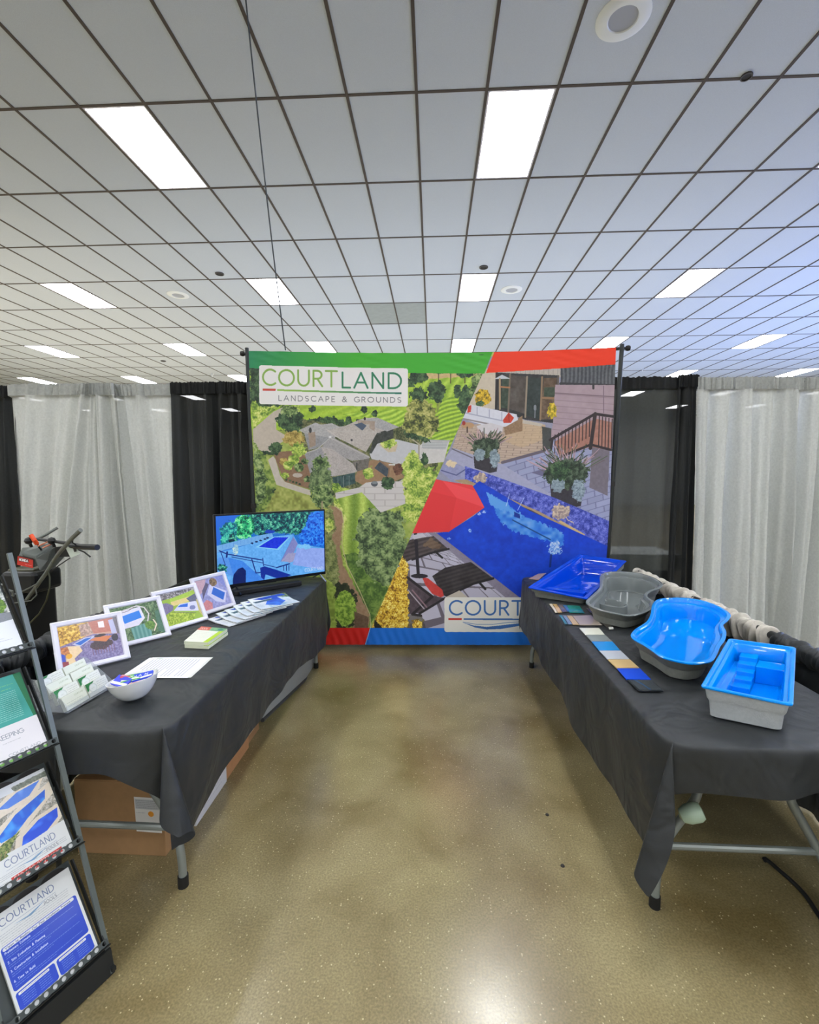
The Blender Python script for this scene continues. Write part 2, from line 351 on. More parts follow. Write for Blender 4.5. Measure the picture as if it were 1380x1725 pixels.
for k, (v, w, c, r) in enumerate(tiles):
    x, y = GX+(c+.5)*TW, GY+(r+.5)*TL
    if v == 0 and nob < 300:
        if me is None:
            t0 = MB().box((0, 0, 0), (TW-.02, TL-.02, .016)).build('panel', M_TILE, ceil); me = t0.data; o = t0
        elif (c, r) in GREY:
            o = MB().box((0, 0, 0), (TW-.02, TL-.02, .016)).build('panel', M_GREY, ceil); o['label'] = 'grey replacement panel'
        else:
            o = bpy.data.objects.new('panel', me); COL.objects.link(o); o.parent = ceil
        o.location = (x, y, CZ+.010); nob += 1
    else:
        rest.box((x, y, CZ+.010), (TW-.02, TL-.02, .016))
tag(rest.build('far_panels', M_TILE, ceil), kind='stuff')
# recessed light panels
M_LAMP = mat('lamp_diffuser', (250, 252, 255), .5, emit=LAMP_POWER)
fr = MB()
a, b_ = TW/2-.012, TL/2-.012
for lo, hi in (((-a, -b_, 0), (-a+.018, b_, .02)), ((a-.018, -b_, 0), (a, b_, .02)), ((-a, -b_, 0), (a, -b_+.018, .02)), ((-a, b_-.018, 0), (a, b_, .02))): fr.boxl(lo, hi)
df = MB().box((0, 0, .012), (2*a-.03, 2*b_-.03, .008))
LLAB = {(-5, 0): 'large bright ceiling light panel at upper left of the aisle, the nearest on that side', (1, 0): 'large bright ceiling light panel above the banner, nearest to the viewer',
 (7, 0): 'bright ceiling light panel cut by the right edge of the picture', (-11, 3): 'bright ceiling light panel far left, in the second row back', (-5, 3): 'bright ceiling light panel crossed by the thin hanging cable',
 (1, 3): 'bright ceiling light panel between a dark hole and a faint round speaker', (7, 3): 'slanting bright ceiling light panel right of centre in the second row',
 (-17, 6): 'thin slanting light panel furthest left in the third row', (-11, 6): 'slanting light panel in the third row, above the grey drapes', (-5, 6): 'light panel just above the green strip of the banner',
 (1, 6): 'light panel just above the orange end of the green banner strip', (7, 6): 'light panel just above the red right end of the banner'}
ROWN = {9: 'fourth', 12: 'fifth', 15: 'sixth', 6: 'third', 3: 'second', 0: 'nearest', -3: 'overhead', -6: 'rear', -9: 'rearmost', -12: 'last rear', 18: 'farthest'}
def light_label(c, r):
    k = (c-1)//6; side = 'in line with the aisle' if k == 0 else '%s to the %s of the aisle' % (['first', 'second', 'third', 'fourth', 'fifth', 'sixth'][abs(k)-1], 'right' if k > 0 else 'left')
    return 'light panel of the %s ceiling row, %s' % (ROWN.get(r, 'far'), side)
f0 = d0 = None
for c, r in LIGHTS:
    lab = LLAB.get((c, r)) or light_label(c, r)
    t = empty('ceiling_light', (GX+(c+.5)*TW, GY+(r+.5)*TL, CZ-.002), lab, 'light', 'recessed light panels of the ceiling')
    if f0 is None:
        fo = fr.build('frame', mat('lamp_frame', (225, 222, 230), .5), None); do = df.build('diffuser', M_LAMP, None); f0, d0 = fo.data, do.data
    else:
        fo = bpy.data.objects.new('frame', f0); do = bpy.data.objects.new('diffuser', d0); COL.objects.link(fo); COL.objects.link(do)
    fo.parent = t; do.parent = t
# round speakers, dark openings and hooks in the ceiling
M_WP = mat('white_plastic', (232, 236, 236), .5); M_MESH = mat('speaker_mesh', (176, 180, 188), .8, bump=.5, bscale=900)
for (px, py), rad, lab in (((1050, 30), .19, 'large round white ceiling speaker at the top right'), ((862, 488), .19, 'faint round ceiling speaker beside the middle light panel'), ((300, 497), .19, 'faint round ceiling speaker on the left of the ceiling')):
    p = at_z(px, py, CZ); t = empty('ceiling_speaker', (p.x, p.y, CZ+.002), lab, 'speaker', 'round speakers in the ceiling')
    MB().lathe((p.x, p.y, CZ-.014), [(rad*.52, .012), (rad*.56, .0), (rad*.85, .0), (rad, .012), (rad, .018)], 36, cap0=False).build('rim', M_WP, t, smooth=True)
    MB().lathe((p.x, p.y, CZ-.014), [(rad*.54, .008), (rad*.54, .016)], 36).build('grille', M_MESH, t, smooth=True)
M_DK = mat('dark_hole', (44, 42, 40), .7)
for (px, py), lab in (((1258, 128), 'small dark round downlight near the right corner of the ceiling'), ((815, 450), 'small dark round downlight in front of a middle light panel'), ((370, 461), 'small dark round downlight left of the hanging cable'), ((275, 608), 'small dark round downlight far off above the left drapes')):
    p = at_z(px, py, CZ); t = empty('ceiling_downlight', (p.x, p.y, CZ), lab, 'downlight', 'dark round downlights')
    s_ = .045 if py < 200 else .07
    MB().lathe((p.x, p.y, CZ-.012), [(s_*.8, .0), (s_, .0), (s_, .014)], 24, cap0=False).build('ring', mat('dark_ring', (78, 74, 72), .5), t, smooth=True)
    MB().lathe((p.x, p.y, CZ-.006), [(s_*.82, .0), (s_*.82, .008)], 24).build('lamp_opening', M_DK, t, smooth=True)
for px, py, y, lab in ((355, 632, 15, 'tiny white hook hanging from the ceiling above the black drape on the left'), (1080, 622, 15, 'tiny white hook hanging from the ceiling right of the banner')):
    p = at_y(px, py, y); tag(MB().tube([(p.x, y, CZ+.01), (p.x, y, p.z+.1), (p.x+.05, y, p.z-.05), (p.x+.1, y, p.z+.08)], .018, 8).build('ceiling_hook', M_WP), lab, 'hook')
p1 = at_z(410, -40, 4.925); p2 = at_y(481, 590, 4.2)
tag(MB().tube([p1+(p2-p1)*t+Vector((0, 0, -.12*math.sin(math.pi*t))) for t in np.linspace(0, 1, 24)], .006, 6).build('hanging_cable', mat('cable_grey', (70, 76, 80), .6), smooth=True),
    'thin dark cable running from the ceiling down behind the banner', 'cable')
# ------------------------------------------------------------------ drapes
def drape(x0, x1, y, ztop, zbot, n, amp, m, label, seed=0, slant=(0, 0), bunch=None, group=None, nu=None):
    cl = (208, 210, 206) if m.name == 'grey_drape' else (40, 42, 42)
    r = random.Random(seed); ph = [r.uniform(0, 6.28) for _ in range(6)]; fq = [n*r.uniform(.8, 1.2), n*1.9, n*.45]
    nu = nu or int(max(40, (x1-x0)*110)); nv = 46
    def fn(u, v):                          # v 0 bottom, 1 top
        t = 1-v; uu = u
        if bunch: c, k = bunch; uu = u+k*(v**1.5)*math.sin(math.pi*u)*(c-u)
        x = x0+(x1-x0)*uu+slant[0]*t*(1-u)+slant[1]*t*u
        wv = u*n*6.28; drift = .5*math.sin(t*1.6+ph[3])
        a = amp*(.3+.7*min(1, t*1.8+.1))
        f = math.sin(u*fq[0]*6.28+ph[0]+drift)+.45*math.sin(u*fq[1]*6.28+ph[1]+.8*t)+.6*math.sin(u*fq[2]*6.28+ph[2]-.7*t)
        dy = a*(f*2.3+.5*abs(math.sin(uu*fq[0]*9.3+ph[1]+t)))
        if v > .955: dy = amp*.35*f+.008*math.sin(u*n*22+ph[4])+.006*math.sin(u*n*51+9*v); dy -= .022
        for zz in (.33, .66): dy += -.004*math.exp(-((v-zz)/.006)**2)
        z = zbot+(ztop-zbot)*v
        if v == 1: z += .006*math.sin(u*n*22+ph[4])+.004*math.sin(u*n*60)
        return (x, y+dy, z)
    mb = MB()
    vs_ = list(np.linspace(0, .94, nv-8))+[.952, .957, .965, .975, .985, .992, .997, 1.0]
    V = []
    for v in vs_:
        for i in range(nu+1): V.append(fn(i/nu, v))
    F = [(j*(nu+1)+i, j*(nu+1)+i+1, (j+1)*(nu+1)+i+1, (j+1)*(nu+1)+i) for j in range(len(vs_)-1) for i in range(nu)]
    k0 = next(j for j, v in enumerate(vs_) if v > .953); V2 = []
    for v in vs_[k0:]:
        for i in range(nu+1):
            x, yy, z = fn(i/nu, v); V2.append((x, y+.045*(1-max(0, (v-.97)/.03))+.004*math.sin(i*.9), z))
    F2 = [(j*(nu+1)+i, j*(nu+1)+i+1, (j+1)*(nu+1)+i+1, (j+1)*(nu+1)+i) for j in range(len(vs_)-k0-1) for i in range(nu)]
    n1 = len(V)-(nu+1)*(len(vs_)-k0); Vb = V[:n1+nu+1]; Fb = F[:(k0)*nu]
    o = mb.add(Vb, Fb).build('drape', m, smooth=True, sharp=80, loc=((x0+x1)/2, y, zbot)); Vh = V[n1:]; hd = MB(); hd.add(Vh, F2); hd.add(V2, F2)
    hm = mat(m.name+'_header_shade', tuple(int(v*.80) for v in cl), .9, noise=.12, nscale=40); hd.build('rod_pocket', hm, o, smooth=True, sharp=80); tag(o, label, 'drape', group); return o  # pocket cloth coloured darker to paint in its self-shadow
def cloth_mat(name, col, alpha, bump=.25, rough=.85, sheen=0):
    m = mat(name, col, rough, noise=.10, nscale=60, bump=bump, bscale=420, alpha=alpha)
    b = m.node_tree.nodes['Principled BSDF']
    nt = m.node_tree; tr = nt.nodes.new('ShaderNodeBsdfTranslucent'); tr.inputs[0].default_value = lin(col)+(1,)
    if sheen:
        mx = nt.nodes.new('ShaderNodeMixShader'); mx.inputs[0].default_value = sheen; out = nt.nodes['Material Output']
        nt.links.new(b.outputs[0], mx.inputs[1]); nt.links.new(tr.outputs[0], mx.inputs[2]); nt.links.new(mx.outputs[0], out.inputs[0])
    return m
M_GD = cloth_mat('grey_drape', (208, 210, 206), .985, sheen=.25); M_BD = cloth_mat('black_drape', (40, 42, 42), .968); M_BS = cloth_mat('black_sheer', (54, 58, 56), .90)
YD = 4.36
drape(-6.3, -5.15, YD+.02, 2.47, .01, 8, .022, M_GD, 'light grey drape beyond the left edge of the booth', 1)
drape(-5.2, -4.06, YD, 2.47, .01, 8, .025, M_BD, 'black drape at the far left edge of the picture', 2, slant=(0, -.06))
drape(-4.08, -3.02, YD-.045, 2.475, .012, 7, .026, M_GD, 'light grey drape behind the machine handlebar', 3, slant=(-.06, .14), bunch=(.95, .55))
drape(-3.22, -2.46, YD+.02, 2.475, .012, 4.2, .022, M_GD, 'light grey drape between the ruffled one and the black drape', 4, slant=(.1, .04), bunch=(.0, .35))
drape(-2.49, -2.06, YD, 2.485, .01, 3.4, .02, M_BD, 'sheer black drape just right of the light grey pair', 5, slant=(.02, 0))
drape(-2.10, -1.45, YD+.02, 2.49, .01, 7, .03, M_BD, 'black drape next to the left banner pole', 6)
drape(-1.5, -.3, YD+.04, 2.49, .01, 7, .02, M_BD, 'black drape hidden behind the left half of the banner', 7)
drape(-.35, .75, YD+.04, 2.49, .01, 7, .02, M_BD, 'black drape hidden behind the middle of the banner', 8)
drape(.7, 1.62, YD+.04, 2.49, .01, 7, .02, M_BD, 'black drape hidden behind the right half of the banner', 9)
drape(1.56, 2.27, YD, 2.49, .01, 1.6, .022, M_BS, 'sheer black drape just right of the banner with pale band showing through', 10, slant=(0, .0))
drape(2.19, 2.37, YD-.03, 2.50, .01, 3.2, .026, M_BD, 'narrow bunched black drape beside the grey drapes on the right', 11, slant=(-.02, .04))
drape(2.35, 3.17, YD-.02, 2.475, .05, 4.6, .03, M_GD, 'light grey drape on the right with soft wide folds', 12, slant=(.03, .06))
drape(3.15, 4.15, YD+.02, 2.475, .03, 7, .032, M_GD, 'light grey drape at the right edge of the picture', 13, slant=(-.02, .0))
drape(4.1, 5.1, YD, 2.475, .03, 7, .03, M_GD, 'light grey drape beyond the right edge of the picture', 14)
M_POLE = mat('drape_pole', (66, 68, 68), .4, metal=.6)
for xa, xb, lab in ((-6.3, -4.0, 'left far'), (-4.0, -1.5, 'left'), (-1.5, 1.6, 'middle'), (1.6, 5.1, 'right')):
    t = empty('drape_rail', ((xa+xb)/2, YD, 0), {'left far': 'pipe rail holding the black drape at the far left', 'left': 'pipe rail holding the grey drapes on the left', 'middle': 'pipe rail behind the banner', 'right': 'pipe rail holding the grey drapes on the right'}[lab], 'rail')
    MB().cyl((xa+.02, YD+.035, 2.445), (xb-.02, YD+.035, 2.445), .014).build('crossbar', M_POLE, t, smooth=True)
    MB().cyl((xb-.02, YD+.09, .012), (xb-.02, YD+.09, 2.46), .022).build('upright', M_POLE, t, smooth=True)
    MB().boxl((xb-.22, YD-.0, 0), (xb+.18, YD+.3, .012)).build('base_plate', M_POLE, t)
# pale covered counter showing through the sheer drape
t = empty('display_counter', (1.9, 5.3, 0), 'pale counter in the next booth seen through the sheer black drape', 'counter')
MB().boxl((1.3, 5.1, .57), (2.7, 5.7, .745)).build('counter_top', mat('pale_counter', (214, 216, 206), .7), t)
MB().boxl((1.36, 5.16, 0), (2.64, 5.64, .57)).build('body', mat('dark_counter', (60, 58, 56), .8), t)
# ------------------------------------------------------------------ printed pictures
def paint_banner():
    # authoring coordinates: photograph pixels; canvas: the flat banner
    c = Canvas(1240, 1010, (150, 175, 90), [(420.5, 590), (1037.5, 584), (1017, 1087), (433.5, 1087)])
    A_ = lambda: c.crop(410, 570, 1380/330); B_ = lambda: c.crop(730, 570, 1380/330); C3 = lambda: c.crop(340, 840, 1380/330); D_ = lambda: c.crop(620, 830, 1380/330); P_ = lambda: c.crop(0, 0, 1)
    P_()
    GR = [(70, 92, 48), (112, 138, 66), (168, 188, 92), (205, 215, 130)]
    tree = fol((38, 56, 34), (78, 104, 58), (128, 152, 92), (176, 190, 128), s=15, seed=2); dark = fol((26, 44, 32), (52, 80, 52), (88, 116, 74), s=12, seed=4)
    lime = fol((88, 120, 50), (140, 172, 66), (190, 206, 96), (222, 226, 140), s=13, seed=6); warm = fol((120, 104, 48), (176, 150, 78), (206, 186, 110), s=10, seed=8)
    c.poly([(415, 580), (840, 580), (615, 1095), (415, 1095)], fol((120, 130, 60), (150, 168, 76), (178, 188, 100), s=30, seed=1))
    A_()
    c.poly([(50, 200), (1380, 200), (1380, 640), (50, 640)], strp((176, 206, 66), (150, 186, 56), .35, 1.0, 26, 3))
    c.poly([(700, 520), (1100, 480), (1260, 520), (1300, 640), (1130, 640), (1000, 560)], strp((196, 222, 88), (134, 176, 52), .45, 1.0, 17, 2))
    c.poly([(50, 200), (300, 200), (280, 470), (50, 480)], dark, 10)
    B_(); c.poly([(-60, 215), (440, 205), (420, 245), (240, 262), (100, 270), (-60, 268)], mot((206, 178, 128), 18)); c.poly([(-60, 262), (400, 235), (330, 330), (240, 420), (-60, 420)], strp((186, 214, 80), (142, 180, 56), .8, .6, 30, 6), 4)
    for x in (55, 140, 240): c.line([(x, 200), (x, 290)], 3, (70, 60, 44))
    c.ell(240, 225, 60, 26, dark, 6); c.ell(70, 205, 60, 18, dark, 6)
    c.poly([(80, 420), (320, 300), (300, 480), (120, 800), (-60, 760)], strp((190, 220, 74), (118, 158, 48), .35, 1.1, 16, 9), 3)
    c.ell(50, 350, 56, 78, dark, 10); c.ell(185, 350, 26, 52, dark, 6); c.ell(250, 420, 60, 110, dark, 14, seed=8); c.ell(330, 280, 40, 60, tree, 10); c.ell(310, 350, 40, 50, tree, 8)
    A_()
    c.ell(1255, 245, 60, 50, dark, 12); c.ell(1200, 290, 26, 36, dark, 8); c.ell(1255, 375, 62, 50, dark, 12, seed=2); c.ell(1360, 350, 45, 70, dark, 12)
    c.poly([(70, 640), (140, 580), (220, 510), (285, 480), (290, 510), (238, 590), (240, 640), (310, 680), (290, 720), (215, 770), (210, 810), (110, 790), (72, 730)], mot((192, 180, 166), 10))
    c.poly([(60, 480), (260, 470), (180, 530), (70, 640)], lime, 6); c.ell(85, 470, 26, 30, lime, 6)
    c.poly([(290, 470), (400, 460), (450, 600), (330, 640)], lime, 8); c.ell(340, 575, 102, 84, dark, 12); c.ell(330, 500, 60, 40, tree, 10)
    c.poly([(440, 560), (620, 540), (740, 570), (860, 560), (830, 600), (640, 610), (460, 610)], dark, 9)
    for x, y, r in ((500, 485, 24), (868, 485, 24), (942, 515, 20), (655, 560, 22), (755, 560, 24)): c.ell(x, y, r, r*1.1, dark, 6)
    c.poly([(425, 560), (700, 600), (1180, 600), (1380, 720), (1380, 1000), (1100, 1150), (560, 1180), (420, 900)], fol((60, 70, 44), (104, 108, 70), (150, 146, 100), s=12, seed=14), 8)
    # lower left
    C3()
    c.poly([(340, 70), (860, 60), (1390, -20), (1390, 300), (1180, 1000), (340, 1000)], fol((120, 140, 56), (150, 172, 74), (180, 196, 98), s=24, seed=41), 10)
    A_(); c.poly([(640, 1120), (850, 1085), (990, 1225), (1000, 1400), (700, 1400)], lime)
    C3()
    sl = lambda X, Y: ramp(.5+.5*np.sin((X*.95-Y*.12+18*np.sin(Y/95.0))/9.0), [(122, 152, 58), (150, 178, 72), (192, 212, 102)])+(vn(X, Y, 4, 2)[..., None]-.5)*26
    c.poly([(930, -90), (1200, -60), (1260, 60), (1215, 280), (1130, 360), (1180, 620), (1300, 700), (1190, 920), (1150, 800), (1030, 480), (990, 330), (1040, 160), (1000, 60)], sl, 3)
    c.poly([(1100, 380), (1290, 560), (1330, 640), (1200, 900), (1140, 740), (1060, 520), (1010, 400)], fol((62, 92, 38), (92, 124, 52), (124, 152, 70), s=16, seed=43), 4)
    c.poly([(930, 50), (985, 70), (1008, 130), (1000, 250), (985, 350), (1010, 470), (1100, 640), (1190, 800), (1195, 920), (1080, 920), (1050, 800), (960, 600), (880, 560), (880, 60)], mot((164, 132, 104), 16), 5)
    c.line([(945, 45), (1000, 90), (1012, 160), (1000, 330), (1040, 480), (1130, 660), (1200, 820), (1205, 915)], 3, (196, 186, 140))
    c.poly([(870, 60), (930, 60), (960, 200), (930, 260), (970, 420), (985, 560), (960, 640), (870, 540)], fol((92, 104, 60), (136, 146, 86), (170, 172, 118), s=10, seed=45), 10)
    c.ell(905, 190, 34, 50, lime, 10); c.poly([(950, 600), (1040, 600), (1110, 700), (1090, 900), (960, 920)], fol((30, 40, 26), (62, 66, 42), s=8, seed=47), 10); c.ell(1025, 780, 78, 126, fol((86, 120, 40), (140, 176, 62), (178, 204, 90), s=7, seed=49), 5)
    c.poly([(1090, 800), (1190, 840), (1190, 918), (1090, 918)], mot((104, 82, 62), 16))
    grey = fol((48, 66, 42), (88, 110, 68), (128, 150, 96), (160, 178, 122), s=15, seed=51)
    c.ell(1240, 440, 130, 110, grey, 26, 20); c.ell(1330, 260, 110, 150, grey, 26, 20, seed=2); c.ell(1330, 540, 100, 80, grey, 22, 18, seed=4)
    D_(); c.ell(60, 330, 130, 220, grey, 24, 20); c.ell(150, 230, 130, 120, grey, 22, 18, seed=7); c.ell(200, 450, 120, 160, grey, 24, seed=8); c.ell(330, 120, 70, 90, lime, 18); c.ell(300, 60, 80, 60, lime, 16)
    A_()
    # patios
    c.poly([(905, 800), (935, 690), (1110, 700), (1270, 740), (1275, 880), (1140, 885), (920, 840)], mot((196, 196, 200), 8))
    c.poly([(975, 740), (1040, 680), (1105, 735), (1090, 785), (1040, 790)], mot((204, 186, 158), 8)); c.ell(1040, 725, 55, 38, lime, 8)
    c.poly([(850, 870), (930, 845), (1060, 870), (1155, 970), (1080, 1000), (940, 1010), (860, 1030), (790, 990)], mot((158, 126, 96), 12))
    c.poly([(940, 905), (985, 850), (1045, 905), (1030, 970)], mot((70, 80, 90), 20)); c.line([(975, 850), (1045, 905), (1040, 960)], 5, (140, 110, 86)); c.line([(1045, 880), (1085, 880), (1085, 915)], 4, (220, 220, 220))
    c.poly([(660, 1085), (830, 1045), (880, 1010), (1000, 995), (1110, 1000), (1150, 980), (1160, 1160), (985, 1225), (850, 1080), (665, 1130)], pav((208, 202, 200), (188, 180, 178), lambda X, Y: (X/260, Y/130), 4, 6))
    c.ell(940, 1018, 24, 20, (84, 88, 96)); c.ell(940, 1010, 20, 10, (130, 136, 140)); c.ell(1036, 1010, 44, 46, dark, 8); c.ell(895, 940, 40, 46, lime, 9)
    # roofs
    rf = lambda base, sd: (lambda X, Y: np.array(base)+(vn(X, Y, 3, sd)[..., None]-.5)*26+(fbm(X, Y, 20, sd+5)[..., None]-.5)*16)
    c.poly([(945, 640), (1075, 600), (1075, 690), (960, 730), (920, 800), (905, 800)], mot((62, 66, 62), 22))
    c.poly([(400, 640), (520, 583), (560, 597), (640, 585), (690, 610), (730, 605), (650, 700), (590, 700), (560, 690), (440, 660)], rf((176, 174, 174), 21))
    c.poly([(730, 605), (800, 572), (870, 545), (960, 540), (1115, 608), (1030, 630), (960, 650), (880, 790), (640, 670), (600, 640)], rf((186, 178, 172), 22))
    c.poly([(870, 560), (960, 540), (1115, 608), (1030, 640), (940, 610)], rf((168, 166, 168), 23))
    c.line([(630, 640), (985, 650)], 2, (190, 184, 180)); c.line([(600, 630), (700, 700)], 3, (200, 194, 190))
    c.poly([(620, 680), (650, 690), (905, 820), (900, 840), (780, 855), (560, 765), (590, 720)], rf((164, 160, 160), 24))
    c.poly([(440, 660), (620, 690), (590, 730), (520, 770), (470, 780)], rf((150, 150, 152), 25))
    c.poly([(412, 815), (560, 758), (640, 775), (640, 965), (470, 945)], rf((154, 152, 156), 26)); c.poly([(560, 758), (640, 770), (835, 915), (800, 940), (640, 968)], rf((180, 172, 168), 27))
    c.line([(625, 690), (905, 828)], 3, (190, 184, 182)); c.line([(625, 690), (530, 775), (412, 815)], 3, (186, 182, 180)); c.line([(600, 765), (700, 850), (640, 965)], 3, (186, 180, 178)); c.line([(640, 772), (830, 910)], 3, (180, 174, 172))
    c.poly([(640, 975), (800, 938), (805, 1015), (650, 1065)], mot((58, 84, 84), 28)); 
    for x in (680, 720, 760): c.line([(x, 965), (x, 1045)], 2, (128, 140, 140))
    c.poly([(780, 862), (905, 835), (895, 905), (820, 930)], mot((112, 106, 100), 26)); c.line([(815, 870), (815, 920)], 3, (40, 46, 48))
    c.poly([(468, 655), (518, 650), (522, 745), (478, 765)], mot((160, 140, 124), 18)); c.ell(483, 638, 10, 20, (60, 60, 60)); c.poly([(820, 560), (945, 568), (942, 640), (905, 618), (905, 590), (825, 590)], mot((168, 150, 136), 16)); c.ell(872, 550, 8, 12, (40, 40, 44))
    c.poly([(796, 592), (850, 578), (885, 600), (855, 636)], (78, 92, 112)); c.ell(778, 705, 8, 8, (70, 70, 74)); c.ell(625, 685, 10, 8, (220, 220, 220))
    # garden on the left
    c.poly([(215, 800), (330, 790), (440, 800), (480, 950), (480, 1060), (300, 1010), (250, 900)], mot((140, 108, 84), 14)); c.ell(365, 700, 76, 52, warm, 14); c.ell(400, 780, 60, 46, lime, 14, seed=4)
    c.ell(233, 762, 46, 40, dark, 8); c.poly([(120, 790), (250, 800), (248, 822), (140, 815)], dark, 5)
    for x, y, r, col in ((290, 865, 30, warm), (360, 855, 40, lime), (320, 895, 38, lime), (400, 905, 36, tree), (300, 965, 26, lime), (460, 990, 26, tree), (440, 860, 26, tree)): c.ell(x, y, r, r*.9, col, 6)
    c.ell(390, 962, 36, 16, mot((190, 178, 166), 10))
    for x in range(310, 420, 24): c.ell(x, 995+(x-310)*.3, 9, 7, dark, 2)
    c.poly([(178, 855), (215, 828), (232, 850), (265, 965), (300, 1010), (480, 1068), (485, 1108), (238, 1032)], mot((200, 190, 178), 8))
    c.poly([(75, 730), (120, 790), (170, 830), (170, 860), (235, 1040), (250, 1180), (85, 1230)], fol((70, 92, 46), (120, 146, 66), (168, 182, 96), s=20, seed=31), 6)
    c.poly([(75, 730), (130, 850), (170, 1000), (140, 1160), (90, 1200)], tree, 14); c.ell(228, 1080, 22, 18, dark, 4)
    c.poly([(240, 1040), (485, 1110), (640, 1130), (600, 1230), (90, 1290), (180, 1180)], fol((128, 132, 62), (160, 168, 84), (186, 190, 108), s=26, seed=33), 6)
    # pergola, right-hand trees
    c.poly([(1255, 750), (1300, 700), (1470, 705), (1430, 860), (1250, 880)], mot((206, 202, 198), 8)); c.line([(1300, 702), (1470, 708)], 5, (176, 176, 176)); c.poly([(1280, 712), (1460, 716), (1440, 770), (1275, 760)], pav((186, 188, 188), (160, 160, 162), lambda X, Y: (X/60, Y/300), 3, 30)); c.line([(1255, 740), (1255, 860)], 4, (150, 140, 120)); c.line([(1200, 690), (1260, 735)], 4, (180, 170, 150))
    c.ell(1270, 550, 125, 150, fol((54, 62, 36), (104, 112, 56), (160, 160, 86), (196, 190, 120), s=14, seed=35), 26, 18); c.poly([(1140, 640), (1180, 690), (1330, 720), (1330, 690)], dark, 10)
    c.poly([(1210, 770), (1280, 860), (1290, 940), (1140, 940), (1135, 870)], lime, 12); c.ell(1295, 835, 24, 48, dark, 8); c.ell(1110, 910, 34, 44, fol((80, 50, 40), (130, 90, 70), s=8), 6)
    c.ell(1270, 1050, 125, 140, lime, 24, 18); c.ell(1340, 980, 80, 80, lime, 20, 14, seed=9)
    c.ell(560, 900, 62, 80, tree, 16); c.ell(560, 1010, 86, 120, fol((60, 78, 50), (98, 120, 78), (142, 160, 108), s=11, seed=37), 16); c.ell(570, 1110, 76, 90, tree, 16, seed=3); c.line([(566, 1150), (566, 1220)], 5, (170, 150, 120)); c.ell(670, 1045, 32, 34, lime, 8)
    # ---------------- right-hand picture, cut by the slanting edge
    P_(); keep = c.a.copy()
    B_()
    c.poly([(-600, 100), (1400, 100), (1400, 1500), (-600, 2400)], mot((150, 150, 172), 8))
    c.poly([(280, 180), (480, 190), (470, 480), (240, 480)], mot((206, 192, 172), 8)); c.poly([(460, 195), (905, 190), (905, 260), (460, 232)], mot((186, 176, 166), 10))
    for k in range(14): c.line([(470+k*32, 200), (470+k*32, 240)], 1.2, (140, 132, 126))
    c.poly([(455, 215), (895, 245), (870, 590), (660, 560), (450, 480)], mot((54, 52, 54), 16, 14)); c.poly([(560, 235), (668, 250), (660, 520), (550, 480)], mot((84, 76, 70), 24, 20)); c.poly([(680, 255), (770, 262), (755, 560), (665, 530)], mot((48, 58, 56), 18, 14))
    c.poly([(790, 262), (880, 262), (865, 560), (765, 560)], mot((104, 84, 66), 28, 12)); c.poly([(790, 330), (870, 330), (866, 400), (790, 395)], mot((64, 76, 60), 16)); c.poly([(500, 250), (550, 250), (545, 480), (488, 470)], mot((60, 74, 60), 22))
    for x, y0, y1, col in ((556, 230, 500, (120, 106, 92)), (674, 250, 540, (150, 134, 116)), (778, 255, 560, (146, 120, 92)), (470, 230, 480, (40, 36, 36)), (890, 250, 590, (100, 90, 84))): c.line([(x, y0), (x-14, y1)], 6, col)
    c.poly([(445, 262), (500, 232), (556, 262)], (196, 200, 206)); c.line([(484, 262), (484, 480)], 6, (176, 150, 116)); c.line([(490, 320), (552, 326)], 5, (180, 120, 80)); c.line([(780, 405), (870, 410)], 7, (150, 116, 84))
    c.ell(728, 475, 10, 22, (130, 134, 140)); c.line([(728, 495), (726, 545)], 4, (120, 124, 130))
    c.poly([(905, 190), (1290, 175), (1290, 330), (905, 312)], strp((104, 106, 110), (66, 68, 74), 1, 0, 13, 5)); c.line([(905, 305), (1140, 320), (1290, 330)], 9, (58, 56, 60))
    c.poly([(868, 312), (1290, 325), (1290, 830), (820, 720), (850, 600)], mot((172, 150, 158), 8, 20)); 
    for k in range(9): c.line([(866-3*k, 380+k*42), (1290, 420+k*44)], 1.8, (146, 124, 134))
    c.line([(868, 372), (1290, 410)], 4, (128, 108, 116)); c.line([(1200, 330), (1200, 520)], 3, (128, 108, 120)); c.line([(1130, 322), (1130, 345)], 7, (60, 56, 60))
    c.ell(365, 400, 58, 62, fol((90, 80, 20), (200, 160, 30), (240, 205, 60), s=9, seed=60), 8); c.ell(350, 440, 30, 20, dark, 5)
    c.ell(845, 495, 34, 56, fol((110, 110, 30), (210, 180, 40), (240, 210, 80), s=8, seed=61), 8)
    # terrace
    m1 = homog([(1500*0+float(x), float(y)) for x, y in [c.T(q) for q in ((200, 600), (800, 570), (760, 790), (150, 760))]], [(0, 0), (1, 0), (1, 1), (0, 1)])
    def mapper(M): return lambda X, Y: ((M[0, 0]*X+M[0, 1]*Y+M[0, 2])/(M[2, 0]*X+M[2, 1]*Y+1), (M[1, 0]*X+M[1, 1]*Y+M[1, 2])/(M[2, 0]*X+M[2, 1]*Y+1))
    c.poly([(150, 760), (200, 600), (640, 560), (800, 600), (790, 790), (480, 880), (300, 870)], pav((190, 168, 150), (150, 130, 120), mapper(m1), 7, 12))
    c.poly([(640, 560), (800, 600), (785, 700), (640, 760), (480, 700)], mot((206, 176, 136), 10), 6, alpha=.55); c.poly([(645, 560), (780, 590), (770, 610), (640, 585)], mot((196, 186, 172), 6))
    m2 = homog([c.T(q) for q in ((480, 870), (1220, 640), (1260, 1120), (560, 1330))], [(0, 0), (1, 0), (1, 1), (0, 1)])
    c.poly([(470, 880), (800, 780), (850, 700), (1260, 760), (1250, 1340), (850, 1120)], pav((158, 162, 194), (124, 126, 160), mapper(m2), 8, 11))
